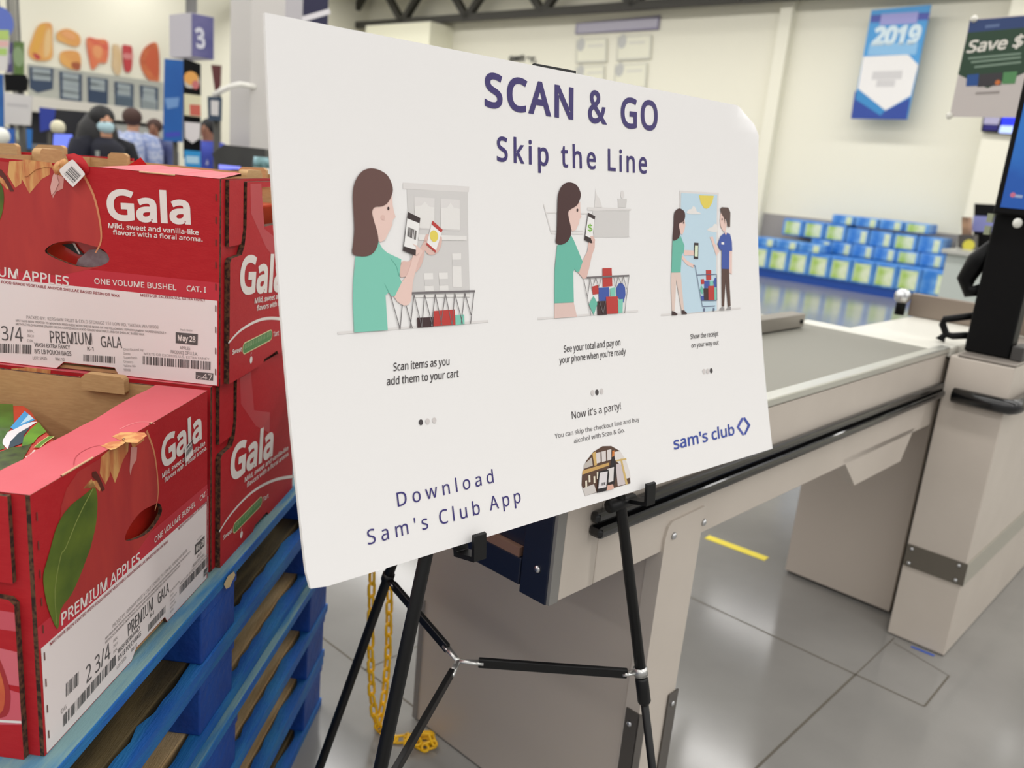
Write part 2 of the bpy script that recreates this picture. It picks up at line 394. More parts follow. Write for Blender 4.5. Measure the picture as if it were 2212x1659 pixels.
# near pedestal
pe = [lp(on_p(*q, PS + 0.004)) for q in ((1436, 1191), (1447, 1131), (1460, 1124), (1519, 1099), (1530, 1103), (1513, 1190), (1479, 1400), (1475, 1469), (1450, 1640))]
LQ = lp(on_z(1465, 1659, 0))[0]
LE = pe[3][0] + 0.005
m = MB(); m.boxlp((LPED, PF, 0.004), (LPED + 0.02, PS - 0.028, ZT - 0.055), M_beige2); m.build('pedestal_end', ck, bevel=0.002)
m = MB(); m.boxlp((LPED + 0.02, PF, 0.004), (LE + 0.02, PF + 0.02, ZS), M_beige2); m.build('pedestal_back', ck)
m = MB(); m.boxlp((LE + 0.0, PF + 0.02, 0.004), (LE + 0.018, PS - 0.03, ZS), M_beige2); m.build('pedestal_far_end', ck)
zt_ = pe[1][2]
side = [(LPED - 0.002, 0.004), (LE - 0.008, 0.004), (LE, zt_ - 0.04), (LE, zt_ + 0.005), (LPED + 0.015, zt_ + 0.002), (LPED + 0.004, zt_ - 0.006), (LPED - 0.002, zt_ - 0.03)]
m = MB(); m.prism([side], lambda u, v, w: LP(u, PS + w, v), -0.028, 0.005, M_beige); sp = m.build('pedestal_side', ck, bevel=0.0015)
screw(on_p(1455, 1157, PS + 0.005), eP, 0.0075, sp); screw(on_p(1520, 1128, PS + 0.005), eP, 0.0075, sp)
hk = on_l(1417, 1214, LPED); q = MB(); q.tube([hk - eL * 0.0006, hk - eL * 0.0012], 0.006, M_black, 12); q.build('screw_hole', ck)
# kick plates
zk = lp(on_l(1360, 1528, LPED))[2]
pk = lp(on_l(1350, 1570, LPED))[1]
q = MB(); q.boxlp((LPED - 0.005, pk, 0.004), (LPED - 0.001, PS + 0.008, zk), M_kick); kp = q.build('kick_plate', ck)
q = MB(); q.boxlp((LPED - 0.005, PS + 0.0055, 0.004), (LPED + 0.02, PS + 0.0085, zk - 0.005), M_kick); q.build('plate_return', kp)
screw(LP(LPED - 0.005, (pk + PS) / 2, zk - 0.03), -eL, 0.006, kp)
zk2 = lp(on_p(1478, 1470, PS))[2]
q = MB(); q.boxlp((LE - 0.03, PS + 0.0055, 0.004), (LE + 0.004, PS + 0.009, zk2), M_kick); kp = q.build('kick_plate', ck); screw(LP(LE - 0.014, PS + 0.009, zk2 - 0.025), eP, 0.006, kp)
q = MB(); q.boxlp((LPED - 0.003, PF - 0.004, 0.004), (LPED - 0.0005, PF + 0.012, lp(on_l(908, 1290, LPED))[2]), mat('grey_strip', (134, 130, 126), 0.4, 0.2)); q.build('edge_plate', ck)
# far pedestal under the belt
f0 = lp(on_z(1695, 1236, 0)); f1 = lp(on_z(1914, 1328, 0))
m = MB(); m.boxlp((f0[0], f0[1], 0.012), (f0[0] + 0.02, PS - 0.028, ZT - 0.055), M_beige2); m.build('far_pedestal', ck)
m = MB(); m.boxlp((f0[0] + 0.021, f0[1], 0.0), (f0[0] + 0.08, PS - 0.03, ZT - 0.055), M_kick); m.build('pedestal_core', ck)
# far guard rail on the ledge
ga = on_z(1736, 706, ZT + 0.003); gl, gp, _ = lp(ga)
m = MB(); m.boxlp((gl - 1.5, gp - 0.05, ZT + 0.003), (gl, gp, ZT + 0.045), mat('guard_rail_metal', (150, 144, 136), 0.35, 0.6)); gr = m.build('guard_rail', ck, bevel=0.003)
q = MB(); q.tube([LP(gl - 0.025, gp + 0.0005, ZT + 0.022), LP(gl - 0.025, gp + 0.004, ZT + 0.022)], 0.007, M_black, 12); q.build('rail_cap', gr)

# bagging / scanner table beyond the belt
LTB = L1 + 0.0; tw = lp(on_z(1838, 707, ZT))[1]
sc = thing('scanner_table', 'white scanner table past the end of the conveyor belt', 'scanner table', LP(L1 + 0.5, -1.0, 0), ROT_L)
m = MB(); m.boxlp((L1 + 0.0205, tw, ZT - 0.03), (L1 + 1.0, PS + 0.004, ZT + 0.0), M_white); m.build('table_top', sc, bevel=0.004)
m = MB(); m.boxlp((L1 + 0.35, f0[1] + 0.05, 0.0), (L1 + 0.95, PS - 0.05, ZT - 0.03), M_beige2); m.build('table_base', sc)
sA = lp(on_z(1962, 700, ZT)); 
m = MB(); m.boxlp((L1 + 0.62, on_l(1964, 660, L1 + 0.62).dot(eP), ZT), (L1 + 0.65, PS + 0.10, on_l(2020, 641, L1 + 0.62).z), mat('scanner_steel', (146, 134, 122), 0.35, 0.6)); m.build('back_guard', sc, bevel=0.003)
kx = on_l(1950, 640, L1 + 0.60); kb = Vector((kx.x, kx.y, ZT))
m = MB(); m.tube([kb, kx], 0.018, M_black, 12); m.ball(kx, 0.03, M_chrome); m.build('guard_post', sc)

# ---------------------------------------------------------------- register pillar
pl0 = lp(on_z(1914, 1369, 0)); pl1 = lp(on_z(2040, 1417, 0)); LPI = (pl0[0] + pl1[0]) / 2; PA = pl0[1]; PB2 = pl1[1]
ZP = lp(on_l(2049, 760, LPI))[2]
rp = thing('register_pillar', 'beige square pillar at the far end of the belt, with black bumper and grey plate', 'register pillar', LP(LPI + 0.5, (PA + PB2) / 2, 0), ROT_L)
m = MB(); m.boxlp((LPI, PA, 0.003), (LPI + 1.6, PB2, ZP - 0.0085), M_beige); m.build('pillar_body', rp, bevel=0.004)
m = MB(); m.boxlp((LPI - 0.001, PA + 0.02, ZP - 0.008), (LPI + 1.6, PB2 + 0.002, ZP + 0.001), mat('grey_cap', (150, 142, 134), 0.4, 0.3)); m.build('top_cap', rp, bevel=0.003)
u0 = lp(on_l(2064, 848, LPI)); u1 = lp(on_l(2198, 878, LPI)); hz = 0.032
def rounded_rail(mb, l, p0, p1, z, mm):
    path = [LP(l - 0.022, p0, z), LP(l - 0.022, p1 - 0.01, z), LP(l - 0.014, p1 + 0.012, z), LP(l + 0.012, p1 + 0.022, z), LP(l + 0.9, p1 + 0.022, z)]
    mb.tube(path, hz * 0.72, mm, 10)
m = MB(); rounded_rail(m, LPI, u0[1], PB2, (u0[2] + u1[2]) / 2 - 0.004, M_rubber); m.build('bumper', rp)
v0 = lp(on_l(1960, 1173, LPI)); v1 = lp(on_l(1950, 1218, LPI))
m = MB(); m.boxlp((LPI - 0.005, PA + 0.002, v1[2]), (LPI - 0.0005, PB2 + 0.005, v0[2]), mat('grey_band', (112, 106, 96), 0.42, 0.4)); bp_ = m.build('band_plate', rp)
m = MB(); m.boxlp((LPI - 0.004, PB2 + 0.001, v1[2] - 0.002), (LPI + 1.6, PB2 + 0.005, v0[2] - 0.002), mat('light_band', (176, 172, 160), 0.42, 0.2)); m.build('side_band', rp)
for pp_ in (PA + 0.018, PB2 - 0.018):
    for zz in (v0[2] - 0.012, v1[2] + 0.012): screw(LP(LPI - 0.005, pp_, zz), -eL, 0.006, bp_)

# ---------------------------------------------------------------- register kiosk on the pillar
LK = LPI + 0.07
k0 = lp(on_l(2083, 748, LK)); k1 = lp(on_l(2182, 762, LK))
sB = lp(on_l(2148, 462, LK)); zsc = sB[2]
ks = thing('register_kiosk', 'black register post with a blue screen standing on the beige pillar', 'register', LP(LK + 0.03, (k0[1] + k1[1]) / 2, ZP + 0.0015), ROT_L)
m = MB(); m.boxlp((LK, k0[1], ZP + 0.0015), (LK + 0.07, k1[1], zsc + 0.30), M_black); m.build('post', ks, bevel=0.006)
s0 = lp(on_l(2152, 455, LK - 0.03)); 
m = MB(); m.boxlp((LK - 0.045, s0[1] - 0.004, zsc), (LK - 0.002, s0[1] + 0.36, zsc + 0.62), M_black); scn = m.build('screen_housing', ks, bevel=0.006)
M_scr = mat('blue_screen', (24, 70, 140), 0.25, c2=(36, 100, 168), scale=3.0, emit=0.55)
m = MB(); m.boxlp((LK - 0.0465, s0[1] + 0.012, zsc + 0.02), (LK - 0.0452, s0[1] + 0.345, zsc + 0.60), M_scr); m.build('screen', scn)
q = MB(); lf = Face(LP(LK - 0.0468, 0, 0), eP); A = Art(lf)
A.oval((2188, 421), 0.007, 0.007, ink((200, 110, 140)), 1); A.line([(2192, 423), (2209, 425)], 0.008, ink((150, 170, 205)), 1)
A.lay(q, lf.at); q.build('screen_lettering', scn, solid=False)
q = MB(); e0 = on_l(2198, 482, LK - 0.05); q.ball(e0, 0.014, mat('white_button', (225, 224, 215), 0.4), sc=(1, 0.5, 1)); q.build('button', ks)
q = MB()
for i in range(2): q.boxlp((LK - 0.062, s0[1] - 0.012, zsc - 0.06 + i * 0.035), (LK - 0.045, s0[1] + 0.003, zsc - 0.035 + i * 0.035), mat('olive_clip', (140, 146, 120), 0.5))
q.build('clip', ks)
q = MB(); z0 = lp(on_l(2100, 600, LK))[2]
q.tube([LP(LK + 0.03, k0[1] + 0.01, z0 + 0.10), LP(LK + 0.03, k0[1] - 0.025, z0 + 0.05), LP(LK + 0.03, k0[1] - 0.045, z0 - 0.01), LP(LK + 0.03, k0[1] - 0.03, z0 - 0.045), LP(LK + 0.03, k0[1] + 0.01, z0 - 0.03)], [0.022, 0.03, 0.026, 0.02, 0.02], M_black, 10); q.build('hand_scanner', ks)
# payment bracket: open black loop
q = MB(); lb = LK + 0.05; pts = [on_l(x, y, lb) for x, y in ((2104, 682), (2040, 690), (2036, 700), (2044, 722), (2058, 726), (2096, 724))]
q.tube(pts, 0.011, M_black, 8); q.tube([on_l(2044, 722, lb), on_l(2028, 732, lb) , on_l(2040, 733, lb)], 0.010, M_black, 8); q.build('payment_bracket', ks)
q = MB(); q.boxlp((LK - 0.01, k1[1] + 0.004, ZP + 0.0015), (LK + 0.08, k1[1] + 0.035, ZP + 0.045), mat('grey_reader', (60, 58, 56), 0.5)); tag(q.build('card_reader', bevel=0.004), 'small dark grey card reader at the foot of the register post', 'card reader')

# ---------------------------------------------------------------- the pallet stack
PH = 0.1355; NPAL = 5; ZPAL = PH * NPAL                # one pallet, stack top
M_pblue = mat('blue_pallet_paint', (8, 78, 172), 0.6, c2=(8, 58, 142), scale=9, thr=(0.35, 0.7), bump=0.25, bscale=60)
M_pblue2 = mat('blue_pallet_paint_worn', (16, 92, 178), 0.6, c2=(34, 116, 178), scale=7, thr=(0.4, 0.62), stretch=(6, 1, 6), bump=0.25, bscale=60)
M_pdeck = mat('weathered_deck_paint', (112, 146, 150), 0.75, c2=(44, 112, 158), scale=6, thr=(0.5, 0.7), stretch=(7, 1, 7), bump=0.2, bscale=80)
M_pwood = mat('bare_pallet_wood', (128, 108, 70), 0.8, c2=(74, 64, 42), scale=5, thr=(0.3, 0.65), stretch=(9, 1, 9), bump=0.3, bscale=70)
M_pwood2 = mat('pale_pallet_wood', (226, 196, 146), 0.8, c2=(182, 148, 102), scale=6, thr=(0.35, 0.65), stretch=(9, 1, 9), bump=0.3, bscale=70)
PLN, PWD = 1.262, 1.02
PY0, PXE = 0.565, -0.4975          # near end along eB, outer edge along eC
def make_pallet(label):
    t = thing('wooden_pallet', label, 'pallet', BC(PY0, PXE, 0), ROT_B, 'blue wooden pallets stacked under the apple boxes')
    r = random.Random(3)
    bw = 0.112; gap = (PWD - 7 * bw) / 6
    for i in range(7):
        x1 = -i * (bw + gap); q = MB(); q.box((x1 - bw, 0, PH - 0.0205), (x1, PLN, PH - 0.0005), M_pdeck if i else M_pdeck)
        if i == 0:   # painted outer edge
            q.box((-0.006, 0.0003, PH - 0.0203), (0.0006, PLN - 0.0003, PH - 0.0012), M_pblue2)
        q.build('deck_board', t, local=True, bevel=0.0025)
    for y in (0.0, (PLN - 0.14) / 2, PLN - 0.14):
        q = MB(); q.box((-PWD, y, PH - 0.038), (-0.002, y + 0.14, PH - 0.021), M_pblue); q.build('stringer_board', t, local=True, bevel=0.002)
        for x in (-0.004, -PWD / 2 + 0.05, -PWD + 0.104):
            q = MB(); q.box((x - 0.10, y + 0.004, 0.0185), (x, y + 0.136, PH - 0.0385), M_pblue); q.build('block', t, local=True, bevel=0.003)
    for x in (0, -PWD / 2 + 0.06, -PWD + 0.12):
        q = MB(); q.box((x - 0.12, 0, 0.0005), (x - 0.03 if x == 0 else x, PLN, 0.018), M_pwood)
        if x == 0:
            
            rr_ = random.Random(8); ed_ = [(0.0, 0.0)] + [(-0.018 - 0.012 * rr_.random(), PLN * k / 40) for k in range(41)] + [(0.0, PLN)]
            q.prism([ed_], lambda u, v, w: Vector((u, v, w)), 0.0004, 0.0184, M_pblue2)
        q.build('bottom_board', t, local=True, bevel=0.002)
    for y in (0.0, PLN - 0.12):
        q = MB(); q.box((-PWD + 0.125, y, 0.001), (-0.125, y + 0.12, 0.0175), M_pwood2); q.build('bottom_end_board', t, local=True)
    return t
pal_names = ['lowest pallet of the blue wooden pallet stack, standing on the concrete floor', 'second pallet up in the blue wooden pallet stack', 'middle pallet of the five in the blue wooden stack', 'fourth pallet up, just below the top one of the blue stack', 'topmost blue wooden pallet carrying the red apple boxes']
pal0 = make_pallet(pal_names[0])
for i in range(1, NPAL):
    jx, jy, ja = [(0, 0, 0), (0.002, 0.006, 0.001), (0.006, -0.008, -0.002), (-0.004, 0.006, 0.002), (0.0, 0.0, 0.0)][i]
    d_ = dup(pal0, BC(PY0 + jy, PXE + jx, PH * i), ROT_B + ja, pal_names[i])
    if i in (1, 2, 3):      # these pallets' bottom boards are paler, less weathered wood
        for c_ in d_.children:
            if c_.name.startswith('bottom_board'):
                c_.material_slots[0].link = 'OBJECT'; c_.material_slots[0].material = M_pwood2
# splinters on the visible edges
q = MB(); EF = Face(BC(0, PXE + 0.001, 0), eB)
A = Art(EF); A.poly([(481, 1262), (490, 1244), (503, 1234), (506, 1242), (499, 1256), (494, 1268), (486, 1272)], mat('torn_wood', (206, 184, 140), 0.85), 2)
A.lay(q, EF.at, 0.001); top_pal = [o for o in bpy.data.objects if o.get('label') == pal_names[4]][0]; q.build('splinter', top_pal, solid=False)
rr_ = random.Random(21); q = MB(); sp_ = []
for k in range(15): sp_.append((0.135 + k * 0.030, 0.026 + 0.008 * rr_.random()))
for k in range(14):      # pale broken edge along the inner side of the top pallet's bottom board
    (b0, z0), (b1, z1__) = sp_[k], sp_[k + 1]; f_ = lambda b, c, z: BC(PY0 + b, PXE + c, PH * 4 + z)
    q.add([f_(b0, -0.120, 0.018), f_(b1, -0.120, 0.018), f_(b1, -0.108, z1__), f_(b0, -0.108, z0), f_(b0, -0.104, 0.0182), f_(b1, -0.104, 0.0182)], [(0, 1, 2, 3), (3, 2, 5, 4)], M_pwood2)
q.build('splintered_edge', top_pal, solid=False)

# ---------------------------------------------------------------- apple boxes
BW, BD, BH, BT = 0.428, 0.40, 0.313, 0.005
ZB = ZPAL
zA = Face(BC(0.766, -0.520, ZB), eB)                   # long face of the near box
zC = Face(BC(1.22, -0.513 - BW, ZB + BH), eC)          # long face of the upper box
zE = Face(BC(1.212, -0.523, ZB), eB)                   # end face of the box behind
SH = 0.022
z1 = zr(0, 280, 2.9625); z2 = zr(0, 760, 3.3515); z3 = zr(0, 1160, 3.072); z6 = zr(440, 340, 5.53); z8 = zr(0, 1180, 3.463); z9 = zr(0, 780, 5.925)
M_red = mat('red_printed_board', (180, 30, 38), 0.55, c2=(184, 36, 42), scale=40, spec=0.25, bump=0.06, bscale=160, stretch=(1, 1, 3))
M_band = ink((198, 46, 60)); M_apple = mat('apple_print', (186, 56, 50), 0.5, c2=(172, 46, 46), scale=14, thr=(0.3, 0.7), stretch=(3, 3, 0.7))
M_pwhite = mat('white_printed_board', (240, 229, 227), 0.55)
M_kraft = mat('kraft_board', (194, 156, 108), 0.75, c2=(184, 145, 98), scale=60, stretch=(1, 1, 6))
M_corr = mat('corrugated_edge', (96, 64, 42), 0.9, c2=(44, 26, 18), scale=160, thr=(0.42, 0.58))
M_flange = mat('flange_red_sheen', (204, 82, 92), 0.5, c2=(212, 94, 104), scale=5, bump=0.12, bscale=14)  # red flange, its glossy reflection put into the colour as lighter pink
M_pr = ink((236, 228, 222)); M_gr = ink((92, 88, 88)); M_gr2 = ink((150, 142, 140)); M_dr = ink((150, 36, 46))
M_yel = mat('apple_yellow', (222, 170, 104), 0.5, c2=(200, 120, 72), scale=30, thr=(0.4, 0.6), stretch=(3, 3, 0.5))
M_leaf = mat('leaf_print', (104, 122, 36), 0.5, c2=(70, 92, 26), scale=16, thr=(0.35, 0.65)); M_leaf2 = ink((150, 160, 84)); M_stem = ink((96, 40, 30)); M_cut = ink((214, 170, 130))

hole = curve([zC.uv(p) for p in z1(288, 780, 330, 742, 400, 722, 480, 720, 580, 745, 660, 772, 700, 832, 668, 868, 590, 886, 500, 880, 400, 848, 320, 812)], 3)
hole_uv = [(u, v) for u, v in hole]
# print of the long face: aR measured on the upper box, aL on the near one
aR = Art(zC); aL = Art(zA)
big = [(0, 0.1337), (BW, 0.1337)]
aR.text('Gala', *z1(690, 573, 1222, 604, 690, 394), M_pr, 4, bold=0.027)
aR.text('Mild, sweet and vanilla-like', *z1(695, 633, 1273, 679, 695, 603), M_pr, 4, bold=0.014)
aR.text('flavors with a floral aroma.', *z1(724, 675, 1298, 721, 724, 647), M_pr, 4, bold=0.014)
aR.text('ONE VOLUME BUSHEL', *z1(606, 990, 1130, 1032, 606, 956), M_pr, 4, bold=0.01)
aR.text('CAT. I', *z1(1196, 1037, 1320, 1047, 1196, 1003), M_pr, 4, bold=0.01)
aR.text('MEETS OR EXCEEDS U.S. EXTRA FANCY', *z1(900, 1072, 1315, 1104, 900, 1055), M_dr, 4, bold=0.012)
aR.text('PACKED BY:  KERSHAW FRUIT & COLD STORAGE 151 LOW RD. YAKIMA WA 98908', *z1(172, 1214, 1015, 1279, 172, 1194), M_gr2, 4)
aR.text('MAY HAVE BEEN TREATED TO MAINTAIN FRESHNESS WITH ONE OR MORE OF THE FOLLOWING: DIPHENYLAMINE THIABENDAZOLE +', *z1(103, 1232, 1065, 1312, 103, 1219), M_gr2, 4, bold=0.01)
aR.text('METHYLCYCLOPROPENE (SMART FRESH) COATED WITH FOOD GRADE VEGETABLE AND/OR SHELLAC BASED WAX', *z1(103, 1254, 925, 1322, 103, 1241), M_gr2, 4, bold=0.01)
aR.text('2 3/4', *z1(-62, 1345, 150, 1361, -62, 1255), M_gr, 4)
aR.text('PREMIUM', *z1(325, 1367, 593, 1381, 325, 1294), M_gr, 4, bold=0.006); aR.text('GALA', *z1(649, 1395, 783, 1402, 649, 1326), M_gr, 4, bold=0.006)
for i, s_ in enumerate(('MIN.', 'INCH', 'DIA.')): aR.text(s_, *z1(178, 1300 + i * 31, 218, 1303 + i * 31, 178, 1284 + i * 31), M_gr2, 4)
aR.text('WASH EXTRA FANCY', *z1(223, 1393, 450, 1410, 223, 1368), M_gr, 4, bold=0.012); aR.text('K-1', *z1(561, 1418, 600, 1421, 561, 1393), M_gr, 4, bold=0.012)
aR.text('8/5 LB POUCH BAGS', *z1(223, 1435, 458, 1452, 223, 1408), M_gr, 4, bold=0.012)
aR.text('LOT: SH25', *z1(212, 1474, 303, 1477, 212, 1455), M_gr2, 4, bold=0.01); aR.text('RM: 12', *z1(357, 1481, 415, 1485, 357, 1462), M_gr2, 4, bold=0.01)
aR.bars(*z1(-250, 1420, 200, 1440, -250, 1362), M_gr, 34, 4, 1); aR.bars(*z1(535, 1486, 735, 1500, 535, 1443), M_gr, 22, 4, 2); aR.bars(*z1(915, 1506, 1347, 1543, 915, 1453), M_gr, 40, 4, 3)
aR.poly(z1(1125, 1301, 1267, 1313, 1265, 1385, 1125, 1371), M_gr, 3); aR.text('May 28', *z1(1140, 1353, 1252, 1364, 1140, 1319), M_pr, 5, bold=0.02)
aR.text('Pack Date:', *z1(1155, 1291, 1235, 1296, 1155, 1279), M_gr2, 4); aR.text('APPLES', *z1(1151, 1410, 1218, 1415, 1151, 1390), M_gr2, 4, bold=0.01)
aR.text('PRODUCE OF U.S.A.', *z1(1094, 1436, 1265, 1450, 1094, 1416), M_gr2, 4, bold=0.012); aR.text('MEETS OR EXCEEDS U.S. EXTRA FANCY', *z1(922, 1445, 1340, 1480, 922, 1430), M_gr2, 4)
for i, s_ in enumerate(('Distributed by:', 'Domex', 'Superfresh', 'Growers', 'Yakima WA', '98908')):
    aR.text(s_, *z1(793, 1418 + i * 26, 793 + 8.6 * len(s_), 1421 + i * 26, 793, 1403 + i * 26), M_gr2, 4)
aR.poly(z1(1253, 1554, 1366, 1564, 1364, 1611, 1253, 1601), M_gr, 3); aR.text('75', *z1(1258, 1597, 1292, 1600, 1258, 1577), M_pr, 5); aR.text('47', *z1(1297, 1602, 1360, 1608, 1297, 1566), M_pr, 5)
aL.text('PREMIUM APPLES', *z3(405, 588, 925, 166, 405, 508), M_pr, 4, bold=0.012)
aL.text('MAY HAVE BEEN COATED WITH FOOD GRADE VEGETABLE AND/OR SHELLAC BASED RESIN OR WAX', *z3(330, 722, 1112, 36, 330, 700), M_dr, 4, bold=0.012)
aL.bars(*z3(436, 1062, 518, 980, 436, 972), M_gr, 9, 4, 5); aL.text('06', *z3(403, 1176, 440, 1136, 403, 1145), M_gr2, 4)
# apple with its stem and leaf
apx = [zA.uv(p) for p in z2(560, 780, 480, 990, 440, 1120)] + [(0.03, 0.165), (0.06, 0.150), (0.13, 0.146), (0.20, 0.147), (0.245, 0.16)] + [zA.uv(p) for p in z2(1120, 1150, 1142, 1040, 1138, 900, 1112, 720, 1060, 595)]
apx = [(max(0.012, u), min(0.308, v)) for u, v in apx]
apx[0] = (apx[0][0], 0.308); apx[-1] = (apx[-1][0], 0.308)
hA = [(u + SH, v) for u, v in hole_uv]
hm = max(range(len(hA)), key=lambda i: hA[i][0]); uc_ = 0.2655
top_ = [p for p in hA[:hm] if p[0] < uc_]; bot_ = [p for p in hA[hm:] if p[0] < uc_]
apn = [p for p in apx if not (p[0] > 0.24 and 0.150 < p[1] < 0.200)]
k_ = max(i for i, p in enumerate(apn) if p[1] <= 0.165 and i < len(apn) - 4)
apn = apn[:k_ + 1] + [(uc_, bot_[0][1])] + bot_ + top_ + [(uc_, top_[-1][1])] + apn[k_ + 1:]
aL.poly(apn, M_apple, 2, px=False)
aL.line([(u, v) for u, v in apx[-5:]], (0.002, 0.004), mat('apple_rim', (214, 140, 96), 0.5), 3, px=False, smooth=4)
for P_ in (z2(800, 690, 930, 620, 925, 720, 890, 780, 830, 950, 790, 850), z2(730, 760, 800, 700, 790, 900, 760, 960, 720, 880), z2(600, 990, 660, 920, 690, 980, 720, 1010, 740, 960, 700, 930, 640, 940), z2(940, 640, 1040, 600, 1040, 640, 960, 700)):
    aL.poly(P_, M_yel, 3)
aL.poly(z2(945, 690, 990, 690, 985, 780, 955, 830, 940, 895, 935, 860), ink((214, 150, 140)), 4)
aL.poly(z2(662, 872, 690, 862, 715, 900, 755, 995, 735, 1012, 700, 935, 664, 905), M_stem, 5)
lf = z2(668, 985, 600, 1040, 520, 1100, 452, 1180, 402, 1280, 368, 1400, 340, 1500) + z3(284, 250, 290, 350, 318, 480, 378, 612, 400, 480, 470, 380, 530, 250, 575, 130) + z2(650, 1420, 690, 1250, 702, 1090, 692, 1000)
aL.poly(lf, M_leaf, 5, smooth=3)
aL.line(z2(668, 990, 560, 1200, 470, 1420) + z3(400, 120, 360, 350, 372, 580), (0.0016, 0.0008), M_leaf2, 6, smooth=3)

# print of the end face, measured on the box behind
aE = Art(zE)
aE.text('Gala', *z2(1622, 934, 1938, 736, 1622, 700), M_pr, 4, bold=0.027)
aE.text('Mild, sweet and vanilla-like', *z2(1732, 940, 2052, 704, 1732, 907), M_pr, 4, bold=0.016); aE.text('flavors with a floral aroma.', *z2(1748, 978, 2058, 742, 1748, 946), M_pr, 4, bold=0.016)
aE.line(z2(1545, 1300, 1640, 1160, 1790, 1010, 1950, 925, 2100, 897), (0.0035, 0.0065), M_pr, 3, smooth=5)
aE.text('Sweet', *z2(1574, 1357, 1640, 1300, 1574, 1328), M_pr, 4, bold=0.016); aE.text('Tart', *z2(1868, 1082, 1908, 1048, 1868, 1052), M_pr, 4, bold=0.012)
ca, cb = (Vector(zE.uv(p)) for p in z2(1664, 1268, 1848, 1082)); cd_ = (cb - ca).normalized(); cn = Vector((-cd_.y, cd_.x))
def capsule(r):
    out = []
    for c, s0 in ((ca, 90), (cb, -90)):
        for k in range(9):
            a_ = math.radians(s0 + k * 22.5); out.append(tuple(c + cd_ * (math.cos(a_) * r) + cn * (math.sin(a_) * r)))
    return out
aE.poly(capsule(0.0100), ink((226, 214, 160)), 3, px=False); aE.poly(capsule(0.0083), ink((70, 128, 58)), 4, px=False)
for k in range(17):
    c = ca.lerp(cb, k / 16.0); aE.line([tuple(c - cn * 0.001), tuple(c + cn * 0.0066)], 0.0011, ink((196, 208, 160)), 5, px=False)
aE.oval(z2(1709, 1318)[0], 0.0058, 0.0062, M_pr, 4); aE.line(z2(1706, 1292, 1712, 1268), 0.0014, M_pr, 4)
aE.poly([(0.095, 0.306), (0.142, 0.306), (0.160, 0.232), (0.24, 0.205), (0.24, 0.165), (0.17, 0.20), (0.10, 0.26)], mat('lighter_red', (190, 58, 64), 0.45), 1, px=False)

